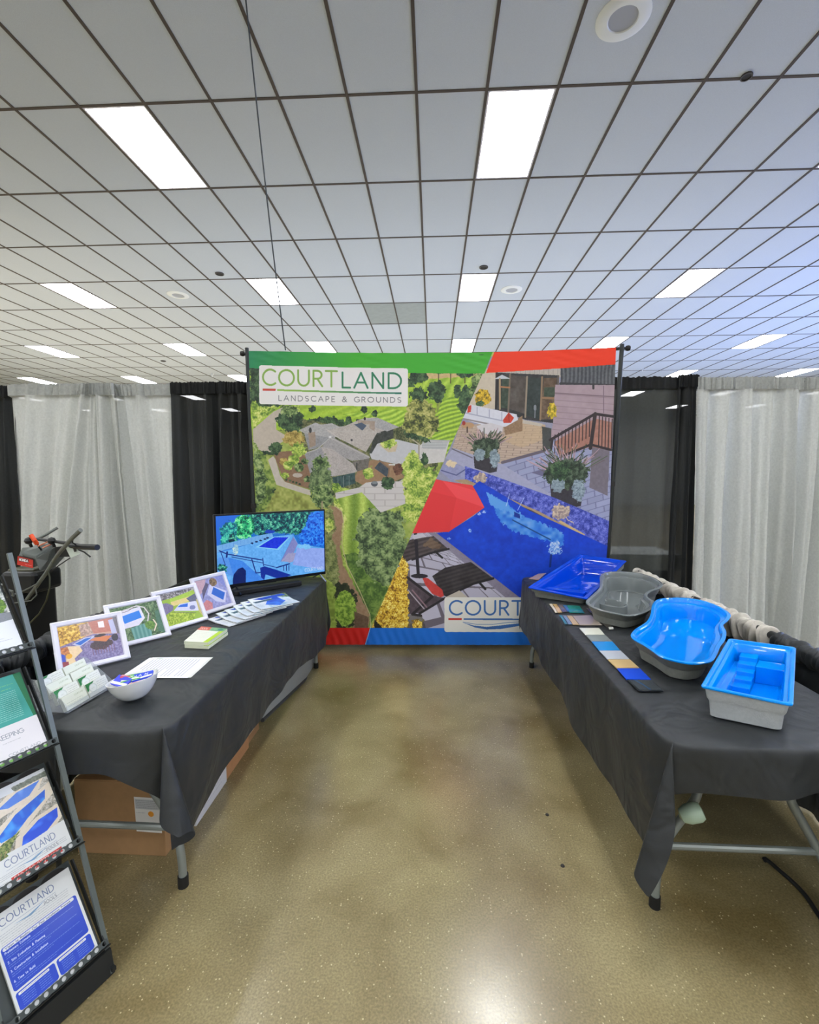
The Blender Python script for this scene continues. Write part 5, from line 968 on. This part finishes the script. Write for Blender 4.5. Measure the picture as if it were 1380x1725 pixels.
for col, lab, off, eu, tx in PK:
    R = Euler(eu).to_matrix(); o_ = Vector((bc.x, bc.y, ZP+.012))+Vector(off); t = empty('packet', tuple(o_), lab, 'packet', 'packets in the bowl'); hw, hh, th = .034, .021, .004
    Pk = [o_+R @ Vector(q) for q in ((-hw, hh, th), (hw, hh, th), (hw, -hh, th), (-hw, -hh, th))]; nz = R @ Vector((0, 0, 1))
    slab(Pk, .008, nz).build('wrapper', mat('packet_%d_%d' % (col[0], col[1]), col, .35), t, bevel=.0015)
    c = Canvas(120, 80, col); c.poly([(0, .7), (1, .55), (1, .8), (0, .95)], (240, 240, 230)) 
    if tx: c.text(tx, .15, .5, .3, (240, 244, 240), .15, .2, fit=.6)
    decal('printed_face', [p+nz*.0006 for p in Pk], print_mat('packet_print_%d%d' % (col[0], col[2]), c.image('packet_art_%d%d' % (col[0], col[2])), .3), t)
# business card holder with card stacks
hA = at_z(114, 1200, ZP+.004); hB = at_z(187, 1157, ZP+.004); he = (hB-hA); he.z = 0; hL = he.length; he.normalize(); hn = Vector((-he.y, he.x, 0)); 
t = empty('card_holder', tuple(hA+he*hL/2+hn*.06), 'clear acrylic stepped holder for business cards on the left table', 'card holder')
M_AC = mat('clear_acrylic', (222, 230, 240), .06, alpha=.22)
hp = lambda s, d, z: hA+he*s+hn*d+Vector((0, 0, z))
slab([hp(-.005, -.006, .002), hp(hL+.005, -.006, .002), hp(hL+.005, .135, .002), hp(-.005, .135, .002)], .003, Vector((0, 0, 1))).build('base', M_AC, t)
for s in (-.005, hL+.003): 
    pr2 = [hp(s, -.004, .002), hp(s, .135, .002), hp(s, .135, .115), hp(s, .105, .115), hp(s, .0, .03)]
    MB().add(pr2+[p+he*.002 for p in pr2], [(4, 3, 2, 1, 0), (5, 6, 7, 8, 9), (0, 1, 6, 5), (1, 2, 7, 6), (2, 3, 8, 7), (3, 4, 9, 8), (4, 0, 5, 9)]).build('side_panel', M_AC, t)
c1 = Canvas(180, 104, (226, 230, 216)); 
for k in range(3): c1.scrib(.1, .55+k*.13, .8, .05, (100, 106, 100), k)
c1.text('COURTLAND', .5, .3, .1, (170, 180, 150), .12, .2, fit=.4)
c2 = Canvas(180, 104, (228, 230, 222)); c2.poly([(0, 0), (.42, 0), (.0, .6)], (34, 122, 62)); c2.ell(.28, .46, .19, .33, (206, 212, 206)); c2.ell(.28, .46, .15, .26, (226, 230, 226)); c2.scrib(.2, .46, .36, .1, (120, 130, 124), 3)
for k in range(5): c2.scrib(.5, .2+k*.15, .95, .05, (96, 102, 96), k)
cmats = [print_mat('card_print_a', c1.image('card_art_a'), .5), print_mat('card_print_b', c2.image('card_art_b'), .5)]
CL = [('front left', 0), ('front right', 1), ('second row left', 1), ('second row right', 1), ('third row left', 0), ('third row right', 0), ('back row left', 1), ('back row right', 0)]
CT = ['plain cream business cards at the front left of the clear holder', 'green-cornered business cards at the front right of the clear holder', 'green-cornered business cards in the second row, left', 'green-cornered business cards in the second row, right', 'plain business cards in the third row, left', 'plain business cards in the third row, right', 'green-edged business cards at the back left of the holder', 'plain business cards standing highest at the back right']
cw = (hL-.008)/2
for k in range(8):
    row, colm = k//2, k % 2; s = colm*(cw+.006); d = .002+row*.030; z = .004+row*.021; lean = Vector((0, 0, math.cos(.42)))+hn*math.sin(.42); nf = -hn*math.cos(.42)+Vector((0, 0, math.sin(.42)))
    Pk = [hp(s, d, z)+lean*.052, hp(s+cw, d, z)+lean*.052, hp(s+cw, d, z), hp(s, d, z)]
    st = empty('business_cards', tuple(Pk[3]), CT[k], 'business cards', 'stacks of business cards'); th = .014
    slab(Pk, th, nf).build('card_stack', mat('card_paper', (226, 230, 218), .6), st); decal('front_card', [p+nf*.0006 for p in Pk], cmats[CL[k][1]], st)
    slab([hp(s, d, z)-nf*th+Vector((0, 0, -.003)), hp(s+cw, d, z)-nf*th+Vector((0, 0, -.003)), hp(s+cw, d, z)+nf*.003, hp(s, d, z)+nf*.003], .0015, Vector((0, 0, 1))).build('step', M_AC, t)
    slab([hp(s, d, z)+nf*.003+lean*.015, hp(s+cw, d, z)+nf*.003+lean*.015, hp(s+cw, d, z)+nf*.003, hp(s, d, z)+nf*.003], .0012, nf).build('step_lip', M_AC, t)
# ------------------------------------------------------------------ sample basins on the right table
def catmull(P, n):
    P = [Vector(p) for p in P]; N = len(P); out = []
    for i in range(n):
        t = i*N/n; k = int(t); q = t-k; a, b, c, d_ = P[(k-1) % N], P[k % N], P[(k+1) % N], P[(k+2) % N]
        out.append(.5*((2*b)+(c-a)*q+(2*a-5*b+4*c-d_)*q*q+(3*b-a-3*c+d_)*q**3))
    return out
def inset(R, d, smooth=2):
    N = len(R); area_ = sum(R[i].x*R[(i+1) % N].y-R[(i+1) % N].x*R[i].y for i in range(N)); sg = 1 if area_ > 0 else -1; out = []
    for i in range(N):
        t = R[(i+2) % N]-R[i-2]; t.z = 0; t.normalize(); out.append(R[i]+Vector((-t.y, t.x, 0))*d*sg)
    for _ in range(smooth): out = [(out[i-1]+out[i]*2+out[(i+1) % N])/4 for i in range(N)]
    return out
def setz(R, z): return [Vector((p.x, p.y, z)) for p in R]
def lower(R, dz): return [p-Vector((0, 0, dz)) for p in R]
def mixz(R, f, z): return [Vector((p.x, p.y, p.z*(1-f)+z*f)) for p in R]
def gelcoat(name, col, rough=.07): return mat(name, col, rough, coat=.25)
M_SH = mat('grey_shell', (176, 180, 182), .75, noise=.06, nscale=90, bump=.3, bscale=300)
ZC = ZT+.006
def basin(label, rim, m, insets, shellm, nm='basin', shell_in=(.009, .025, .044, .056)):
    cen = sum(rim, Vector())/len(rim); t = empty(nm, (cen.x, cen.y, ZC), label, 'basin', 'model pool basins on the right table')
    zf = ZC+.014
    R = [lower(rim, .007), rim, inset(rim, .003, 0)]
    R[1] = lower(inset(rim, -.001, 0), .002)
    w = insets[0]; R.append(inset(rim, w, 1)); R.append(lower(inset(rim, w+.003, 2), .002)); R.append(lower(inset(rim, w+.006, 2), .008)); i1 = inset(rim, w+.009, 3)
    if len(insets) > 2:   # ledge
        R.append(mixz(i1, insets[3], zf)); i1b = inset(i1, insets[2], 5); R.append(mixz(i1b, insets[3]+.02, zf)); i1 = inset(i1b, .003, 1)
    for f, d_ in ((.40, .002), (.90, .007), (.97, .010), (1, .017)): R.append(mixz(inset(i1, d_, 2), f, zf))
    cur = R[-1]; cc = sum(cur, Vector())/len(cur)
    R.append([cc+(p-cc)*.55 for p in cur]); R.append([cc+(p-cc)*.05 for p in cur])
    MB().rings(R, cap1=True).build('liner', m, t, smooth=True, sharp=28)
    S = [lower(rim, .0075), lower(inset(rim, .006, 1), .008), lower(inset(rim, shell_in[0], 2), .010), mixz(inset(rim, shell_in[1], 3), .45, ZC), mixz(inset(rim, shell_in[1]+.008, 3), .50, ZC), mixz(inset(rim, shell_in[2], 5), .93, ZC), mixz(inset(rim, shell_in[3], 6), 1, ZC)]
    MB().rings(S, cap1=True).build('outer_shell', shellm, t, smooth=True, sharp=40)
    return t, cur
def plane_pts(px, ox, oy, s, z0, z1, y0, y1):
    k = (z1-z0)/(y1-y0); out = []
    for x, y in px:
        d = ray(ox+x/s, oy+y/s); tt = (z0-k*y0-CAM_H)/(d.z-k*d.y); out.append(CAM+d*tt)
    return out
t3 = [(95, 560), (130, 520), (200, 475), (230, 420), (240, 360), (270, 325), (330, 312), (450, 310), (580, 328), (700, 370), (772, 420), (762, 460), (725, 495), (745, 545), (735, 600), (705, 640), (680, 700), (640, 745), (520, 760), (400, 742), (300, 712), (240, 670), (180, 630), (110, 590)]
t2 = [(625, 490), (660, 450), (735, 380), (750, 330), (748, 270), (780, 238), (850, 226), (960, 225), (1100, 240), (1230, 280), (1305, 330), (1290, 370), (1210, 400), (1170, 440), (1230, 490), (1225, 540), (1150, 590), (1020, 620), (880, 600), (720, 560), (640, 520)]
M_AZ = gelcoat('azure_gelcoat', (0, 140, 238)); M_BL = gelcoat('royal_gelcoat', (4, 70, 208)); M_GG = gelcoat('grey_gelcoat', (112, 118, 118)); M_DG = mat('dark_shell', (120, 122, 116), .7, noise=.1, nscale=60)
rim3 = catmull(plane_pts(t3, 1040, 930, 4.0588, .845, .875, 1.9, 2.7), 110)
basin('bright azure freeform model pool basin between the grey one and the rectangular one', rim3, M_AZ, (.014, 0, .016, .22), M_DG)
rim2 = catmull(plane_pts(t2, 870, 920, 5.3077, .835, .90, 2.5, 3.5), 110)
tg, cur = basin('glossy grey freeform model pool basin with an oval seat', rim2, M_GG, (.016, 0, .018, .24), M_DG)
sp = at_z(870+830/5.3077, 920+520/5.3077, .80); ax = (at_z(870+960/5.3077, 920+560/5.3077, .80)-sp); ay = Vector((-ax.y, ax.x, 0)).normalized()*.075
R = []
for k_, dz in ((1.12, -.03), (1.08, .012), (1.0, .014), (.93, .004), (.85, -.02), (.5, -.024), (.05, -.024)): R.append([sp+(ax*math.cos(a)+ay*math.sin(a))*k_+Vector((0, 0, dz)) for a in np.linspace(0, 2*math.pi, 40, endpoint=False)])
MB().rings(R, cap1=True).build('oval_seat', M_GG, tg, smooth=True)
def quad_basin(label, P, m, shellm, rim_w, wall, nm='basin', drop=(.02, .034, .05, .062)):
    P = [Vector(p) for p in P]; cen = sum(P, Vector())/4
    def ring(d, r, z=None, dz=0, n=5):
        out = []
        for i in range(4):
            p = P[i]; a = (P[i-1]-p).normalized(); b = (P[(i+1) % 4]-p).normalized(); sn = a.cross(b).length; q = p+(a+b)*d/sn
            for k in range(n+1):
                an = math.pi/2*k/n; out.append(q+a*r*(1-math.sin(an))+b*r*(1-math.cos(an)))
        if z is not None: out = [Vector((v.x, v.y, v.z*(1-z[0])+z[1]*z[0])) for v in out]
        return [v-Vector((0, 0, dz)) for v in out]
    t = empty(nm, (cen.x, cen.y, ZC), label, 'basin', 'model pool basins on the right table'); zf = ZC+.014
    L_ = [ring(.0, .012, dz=.008), ring(-.001, .012, dz=.003), ring(.002, .012), ring(rim_w-.003, .012), ring(rim_w, .012, dz=.003), ring(rim_w+.003, .012, dz=.010), ring(rim_w+.012, .012, dz=.012), ring(rim_w+.015, .012, dz=.016), ring(wall, .015, z=(.5, zf)), ring(wall+.006, .015, z=(.92, zf)), ring(wall+.014, .015, z=(1, zf))]
    c0_ = sum(L_[-1], Vector())/len(L_[-1]); L_.append([c0_+(p-c0_)*.03 for p in L_[-1]])
    MB().rings(L_, cap1=True).build('liner', m, t, smooth=True, sharp=35)
    S = [ring(.0, .012, dz=.0085), ring(.004, .012, dz=.010), ring(drop[0], .014, dz=.010), ring(drop[0]+.006, .014, z=(.40, ZC)), ring(drop[1], .016, z=(.44, ZC)), ring(drop[1]+.004, .016, z=(.52, ZC)), ring(drop[2], .018, z=(.95, ZC)), ring(drop[3], .018, z=(1, ZC))]
    MB().rings(S, cap1=True).build('outer_shell', shellm, t, smooth=True, sharp=35)
    return t, P
P4 = plane_pts([(1181, 1155), (1336, 1187), (1341, 1090), (1228, 1075)], 0, 0, 1,   .862, .90, 1.55, 2.1)
t4, P = quad_basin('bright azure rectangular model pool basin with steps, nearest on the right table', P4, M_AZ, M_SH, .013, .032, drop=(.008, .016, .024, .032))
eu = (P[1]-P[0]); ev = (P[3]-P[0])
def loc4(u, v, z): p = P[0]+eu*u+ev*v; return Vector((p.x, p.y, z if z is not None else p.z))
zr = .87; zb = ZC+.014
for k in range(5):
    va, vb_ = .50+.084*k, .50+.084*(k+1); zt_ = zb+(zr-zb)*(.22+.15*k)
    P8 = [loc4(.20, va, zt_), loc4(.44, va, zt_), loc4(.44, vb_+.02, zt_), loc4(.20, vb_+.02, zt_)]
    slab(P8, zt_-zb+.0, Vector((0, 0, 1))).build('step', M_AZ, t4, bevel=.003)
P8 = [loc4(.44, .76, zb+.07), loc4(.84, .76, zb+.07), loc4(.84, .92, zb+.07), loc4(.44, .92, zb+.07)]; slab(P8, .07, Vector((0, 0, 1))).build('bench', M_AZ, t4, bevel=.003)
P8 = [loc4(.10, .12, zb+.055), loc4(.22, .12, zb+.055), loc4(.22, .90, zb+.055), loc4(.10, .90, zb+.055)]; slab(P8, .055, Vector((0, 0, 1))).build('ledge', M_AZ, t4, bevel=.004)
P1 = plane_pts([(103, 366), (632, 470), (987, 130), (560, 70)], 870, 920, 5.3077, .80, .915, 3.05, 3.95)
t1, P = quad_basin('deep blue rectangular model pool basin at the far end of the right table', P1, M_BL, M_DG, .024, .046, drop=(.010, .024, .034, .044))
eu = (P[1]-P[0]); ev = (P[3]-P[0]); zb = ZC+.014
for k in range(3):
    zt_ = zb+.012*(k+1); P8 = [loc4(.16, .30-.06*k-.05, zt_), loc4(.84, .30-.06*k-.05, zt_), loc4(.84, .30-.06*k+.01, zt_), loc4(.16, .30-.06*k+.01, zt_)]; slab(P8, zt_-zb, Vector((0, 0, 1))).build('step', M_BL, t1, bevel=.003)
# ------------------------------------------------------------------ colour samples
def chip(px, ox, oy, s, z, col, label, nm='colour_chip', cat='sample', group='colour chips in a row on the right table', th=.006, glass=False):
    Q = [at_z(ox+x/s, oy+y/s, z) for x, y in px]; cen = sum(Q, Vector())/4; t = empty(nm, (cen.x, cen.y, z-th), label, cat, group)
    slab(Q, th, Vector((0, 0, 1))).build('plate', mat('chip_%d_%d_%d' % col, col, .12 if glass else .22, coat=.6), t, bevel=.0012)
    if glass:
        Q2 = [cen+(p-cen)*.9+Vector((0, 0, .0015)) for p in Q]; slab(Q2, .002, Vector((0, 0, 1))).build('glass_face', mat('dark_glass', (60, 66, 70), .05, coat=1), t)
    return t
LE = [(493, 328), (553, 395), (612, 458), (685, 545), (765, 630), (855, 715), (950, 825), (1072, 938)]; RI = [(683, 328), (740, 393), (812, 458), (890, 545), (980, 630), (1075, 715), (1190, 828), (1310, 938)]
CC = [((222, 222, 206), 'ivory white colour chip, farthest of the row of seven'), ((132, 140, 138), 'mid grey colour chip between the ivory and azure ones'), ((0, 140, 220), 'azure colour chip in the row on the right table'), ((190, 196, 206), 'pale grey colour chip between the azure and tan ones'), ((210, 178, 122), 'tan colour chip beside the royal blue one'), ((8, 74, 216), 'royal blue colour chip beside the dark glossy one'), ((34, 38, 42), 'dark glossy colour chip, nearest of the row of seven')]
for i, (col, lab) in enumerate(CC):
    g = .06; a, b_, c_, d_ = LE[i], RI[i], RI[i+1], LE[i+1]
    a2 = (a[0]+(d_[0]-a[0])*g, a[1]+(d_[1]-a[1])*g); b2 = (b_[0]+(c_[0]-b_[0])*g, b_[1]+(c_[1]-b_[1])*g)
    chip([a2, b2, c_, d_], 890, 1000, 5.75, ZC+.008, col, lab, glass=(i == 6))
TS = [([(205, 98), (232, 98), (285, 180), (262, 180)], (222, 206, 180), 'cream strip of the far tile sample set'), ([(238, 100), (278, 102), (328, 178), (290, 180)], (206, 168, 110), 'tan strip of the far tile sample set'), ([(284, 104), (330, 106), (376, 172), (332, 176)], (96, 88, 96), 'purple grey strip of the far tile sample set'), ([(336, 110), (372, 110), (404, 165), (380, 170)], (60, 110, 170), 'blue strip of the far tile sample set'), ([(378, 112), (498, 118), (546, 186), (400, 180)], (24, 124, 116), 'teal green sample tile of the far set'),
 ([(300, 208), (328, 208), (384, 292), (356, 292)], (50, 120, 140), 'dark teal strip of the near tile sample set'), ([(334, 210), (368, 210), (428, 292), (390, 294)], (110, 130, 156), 'slate blue strip of the near tile sample set'), ([(374, 212), (424, 214), (492, 298), (434, 296)], (198, 168, 118), 'golden tan strip of the near tile sample set'), ([(430, 214), (610, 208), (716, 300), (498, 300)], (176, 160, 146), 'broad taupe sample tile of the near set'),
 ([(560, 140), (606, 150), (820, 322), (775, 336)], (66, 60, 54), 'long dark card leading away from the taupe sample tile'), ([(778, 322), (824, 322), (828, 338), (784, 340)], (226, 226, 216), 'small white tag at the end of the long dark card')]
for k, (q, col, lab) in enumerate(TS): chip(q, 890, 1000, 5.75, ZC+.0065+(.003 if k == 10 else 0), col, lab, 'tile_sample', 'sample', 'small tile samples on the right table', .005)
chip([(110, 290), (195, 246), (268, 240), (200, 300)], 870, 920, 5.3077, ZC+.004, (206, 170, 120), 'tan card at the far corner of the right table, behind the blue basin', 'tan_card', 'card', 'loose cards', .003)
# ------------------------------------------------------------------ low side rails with cloth
def side_rail(x, y0, y1, z, label, sg=1):
    t = empty('side_rail', (x, (y0+y1)/2, 0), label, 'rail')
    MB().tube([(x, y0, z+.01), (x, y1, z)], .021, 14).build('crossbar', M_BP, t, smooth=True)
    for y in (y0+.02, y1-.02):
        MB().tube([(x, y, .012), (x, y, z+.03)], .022, 12).build('upright', M_BP, t, smooth=True); MB().boxl((x-.26 if sg > 0 else x-.03, y-.12, 0), (x+.03 if sg > 0 else x+.26, y+.12, .010)).build('base_plate', mat('pale_steel', (190, 192, 190), .4, metal=.3), t, bevel=.002)
    return t
XR = 1.72
t = side_rail(XR, .9, 3.88, .79, 'low black pipe rail along the outer side of the right table')
def gather(x, ya, yb, z, m, label, hang, seed, amp=1):
    r = random.Random(seed); n = int((yb-ya)*260); R = []; 
    for i in range(n+1):
        y = ya+(yb-ya)*i/n; q = .007*math.sin(y*140+seed)+.006*math.sin(y*231+2*seed)+.005*math.sin(y*61); R.append([Vector((x+(math.cos(a))*(.034+q*amp*(1+.3*math.sin(3*a+y*90))), y+.010*math.sin(a*2+y*30), z+math.sin(a)*(.034+q*amp)*(1 if math.sin(a) > 0 else hang))) for a in np.linspace(0, 2*math.pi, 20, endpoint=False)])
    return tag(MB().rings(R, cap0=True, cap1=True).build('gathered_cloth', m, smooth=True, sharp=80, loc=(x, (ya+yb)/2, z)), label, 'cloth', 'cloth bunched on the side rails')
M_CREAM = mat('cream_cloth', (196, 190, 178), .85, noise=.1, nscale=50)
gather(XR, 2.38, 2.98, .787, M_CREAM, 'cream cloth bunched on the rail behind the azure basins', 2.2, 1, 1.3); gather(XR, 3.05, 3.42, .785, M_CREAM, 'cream cloth bunched on the rail between the azure and grey basins', 1.8, 4, 1.2); gather(XR, 3.45, 3.92, .785, M_CREAM, 'cream cloth bunched on the rail behind the grey basin', 1.6, 7, 1.0)
gather(XR, 1.2, 2.34, .79, M_CL, 'black cloth twisted round the near end of the right side rail', 1.5, 9, .7)
def side_drape(x, y0, y1, z1, m, label, seed):
    n = int((y1-y0)*60); V = []; zs = np.linspace(.01, z1, 14)
    for z in zs:
        for i in range(n+1):
            y = y0+(y1-y0)*i/n; V.append((x+.02*math.sin(y*21+seed)+.012*math.sin(y*47+z*3), y, z))
    F = [(j*(n+1)+i, j*(n+1)+i+1, (j+1)*(n+1)+i+1, (j+1)*(n+1)+i) for j in range(len(zs)-1) for i in range(n)]
    return tag(MB().add(V, F).build('side_drape', m, smooth=True, sharp=80, loc=(x, (y0+y1)/2, 0)), label, 'drape')
side_drape(XR+.055, .95, 3.95, .78, M_CL, 'low black drape hanging from the rail beyond the right table', 1)
XL = -1.84
side_rail(XL, 1.0, 3.88, .80, 'low black pipe rail along the outer side of the left table', -1)
side_drape(XL-.055, 1.05, 3.95, .79, M_CL, 'low black drape hanging from the rail beyond the left table', 5)
gather(XL, 1.5, 2.5, .80, M_CL, 'black cloth bunched on the left rail beside the brochure rack', 1.4, 3, 1.2)
# ------------------------------------------------------------------ cable on the floor at the right
cb = [at_z(1290, 1450, .008), at_z(1320, 1472, .008), at_z(1350, 1500, .008), at_z(1372, 1530, .008), at_z(1400, 1580, .008)]
tag(MB().tube(catmull(cb, 40)[:32], .008, 8).build('floor_cable', M_RUB, smooth=True), 'black cable lying on the floor under the right table', 'cable')
for (px, py), lab in (((948, 1458), 'small dark crumb on the floor near the right table'), ((922, 1372), 'tiny dark speck of debris on the floor further back')):
    p = at_z(px, py, .003); tag(MB().lathe((p.x, p.y, 0), [(.001, 0), (.009, .001), (.007, .005), (.001, .007)], 7).build('crumb', M_DK), lab, 'debris')
# ------------------------------------------------------------------ garden machine at the left
YM = 3.05
def my(x, y, dy=0): return at_y(x, y, YM+dy)
t = empty('garden_machine', (my(35, 1060).x, YM, 0), 'walk-behind garden machine with black handlebar and red-labelled grey console at the far left', 'machine')
M_MG = mat('machine_grey', (112, 116, 112), .35, metal=.3); M_MB = mat('machine_black', (24, 25, 26), .4); M_RED = mat('machine_red', (190, 44, 36), .4); M_OR = mat('machine_orange', (236, 84, 40), .4)
def tb(pts, r, m, nm, par=t): return MB().tube([my(*p) for p in pts], r, 10).build(nm, m, par, smooth=True)
tb([(136, 893, -.3), (122, 906, -.25), (100, 931, -.1), (90, 945, 0), (78, 965, 0), (62, 987, .1), (45, 1010, .2)], .013, M_MG, 'handle_tube')
tb([(97, 889, .15), (82, 898, .12), (64, 908, .1)], .010, M_MG, 'handle_tube')
tb([(45, 1010, .2), (36, 1030, .2), (20, 1060, .25), (12, 1100, .3)], .013, M_MB, 'handle_tube'); tb([(88, 947, .1), (70, 975, .15), (50, 1010, .25), (36, 1040, .3)], .008, M_MB, 'handle_tube')
tb([(62, 908, .1), (90, 912, 0), (118, 916, -.1)], .011, M_MB, 'crossbar'); tb([(116, 918, -.1), (134, 921, -.15), (164, 922, -.22)], .019, M_MB, 'grip')
tb([(132, 926, -.12), (142, 930, -.15), (152, 938, -.16)], .005, M_MB, 'brake_lever'); tb([(123, 903, -.25), (122, 914, -.2), (128, 918, -.15)], .004, M_MB, 'brake_lever')
A8 = [(31, 935), (57, 940), (57, 957), (30, 951)]
Fq = [my(x, y, 0) for x, y in A8]; Bq = [my(x, y, .22) for x, y in ((36, 922), (72, 920), (76, 950), (40, 948))]
cs = MB().add(Fq+Bq, [(0, 1, 2, 3), (7, 6, 5, 4), (0, 4, 5, 1), (1, 5, 6, 2), (2, 6, 7, 3), (3, 7, 4, 0)]).build('console', mat('console_grey', (92, 96, 92), .4), t, bevel=.012)
Fw = [my(57, 940, 0), my(90, 922, .05), my(82, 945, .05), my(66, 963, .0)]; Bw = [p+Vector((0, .14, 0)) for p in Fw]; MB().add(Fw+Bw, [(0, 1, 2, 3), (7, 6, 5, 4), (0, 4, 5, 1), (1, 5, 6, 2), (2, 6, 7, 3), (3, 7, 4, 0)]).build('console_side', mat('console_side', (96, 100, 98), .35), t, bevel=.01)
Tw = [my(36, 930, .0), my(58, 918, .1), my(94, 914, .1), my(60, 936, .0)]; slab(Tw, .03, Vector((0, 0, 1))).build('console_top', mat('console_top', (104, 110, 106), .4), t, bevel=.008)
for a, b_ in (((64, 925, -.02), (84, 916, .02)), ((72, 928, -.03), (92, 919, .02))): MB().tube([my(*a)+Vector((0, 0, .02)), my(*b_)+Vector((0, 0, .02))], .005, 6).build('slot_trim', mat('slot_orange', (206, 130, 100), .5), t)
c = Canvas(160, 110, (196, 50, 40)); c.poly([(0, 0), (1, 0), (1, .2), (0, .1)], (60, 30, 30)); c.poly([(.1, .22), (.72, .22), (.72, .58), (.1, .58)], (50, 24, 24)); c.text('HONDA', .12, .52, .24, (240, 240, 240), .2, .2, fit=.56); c.scrib(.5, .78, .92, .1, (240, 230, 230), 3, .8)
quad_print('badge', [p+Vector((0, -.006, 0)) for p in Fq], print_mat('badge_print', c.image('badge_art'), .4), t)
tb([(52, 901, -.02), (58, 910, -.02), (62, 916, 0)], .014, M_OR, 'control_lever'); tb([(62, 914, 0), (66, 922, .02), (70, 927, .03)], .006, M_MB, 'lever_rod')
for x, y, r in ((48, 911, .026), (87, 911, .026)): MB().lathe(my(x, y, -.02), [(.002, -r), (r*.7, -r*.7), (r, 0), (r*.7, r*.7), (.002, r)], 16).build('knob', M_MB, t, smooth=True); MB().tube([my(x+1, y+2, 0), my(x+5, y+10, .02)], .010, 8).build('knob_stem', M_MB, t)
slab([my(92, 922, .05), my(118, 918, 0), my(120, 938, 0), my(94, 938, .05)], .01, Vector((0, -1, 0))).build('bracket', M_MB, t)
tg_ = [my(109, 920, -.12), my(125, 916, -.14), my(135, 933, -.14), my(119, 940, -.12)]; slab(tg_, .001, Vector((0, -1, 0))).build('price_tag', mat('tag_white', (222, 232, 222), .5), t)
slab([my(123, 924, -.147), my(127, 923, -.147), my(129, 929, -.147), my(125, 930, -.147)], .0006, Vector((0, -1, 0))).build('tag_mark', M_DK, t)
tb([(80, 958, 0), (84, 972, -.02), (84, 990, -.03), (78, 1012, 0), (66, 1034, .05), (50, 1050, .1), (32, 1062, .15)], .0055, mat('control_cable', (52, 54, 36), .5), 'control_cable'); tb([(118, 940, -.08), (100, 952, -.02), (80, 968, .02), (66, 978, .08)], .004, M_MB, 'control_cable'); tb([(62, 984, .05), (40, 995, .1), (12, 1006, .15)], .005, M_MG, 'control_cable'); tb([(60, 990, .1), (62, 1002, .1), (52, 1012, .12), (22, 1016, .15)], .004, M_MG, 'control_cable')
e0 = my(5, 1000, .2); e1 = my(66, 962, .2)
MB().box(((e0.x+e1.x)/2, YM+.3, (e0.z+e1.z)/2), (abs(e1.x-e0.x)*.92, .26, abs(e1.z-e0.z)*.95)).build('engine_cover', M_MB, t, bevel=.03)
MB().box(((e0.x+e1.x)/2, YM+.3, max(e0.z, e1.z)), (abs(e1.x-e0.x)*.7, .2, .025)).build('cover_top', mat('cover_olive', (74, 74, 56), .35), t, bevel=.01)
m0 = my(10, 1000, .2); m1 = my(50, 1062, .2)
MB().boxl((m0.x, YM+.18, .18), (m1.x-.02, YM+.5, m0.z+.03)).build('engine_block', M_MB, t, bevel=.03)
MB().boxl((m0.x+.03, YM+.2, .02), (m1.x-.10, YM+.45, .2)).build('tine_guard', M_MB, t, bevel=.03)
for sx in (-.06, .30): MB().lathe((m0.x+sx, YM+.34, .16), [(.02, -.03), (.12, -.03), (.15, -.02), (.155, 0), (.15, .02), (.12, .03), (.02, .03)], 28, Matrix.Rotation(math.pi/2, 3, 'Y')).build('wheel', M_RUB, t, smooth=True)
for q in ((6, 988), (18, 998)): MB().tube([my(q[0]-4, q[1]-4, .05), my(q[0]+3, q[1]-2, .05), my(q[0]+5, q[1]+6, .06)], .008, 8).build('clamp', M_MG, t, smooth=True)
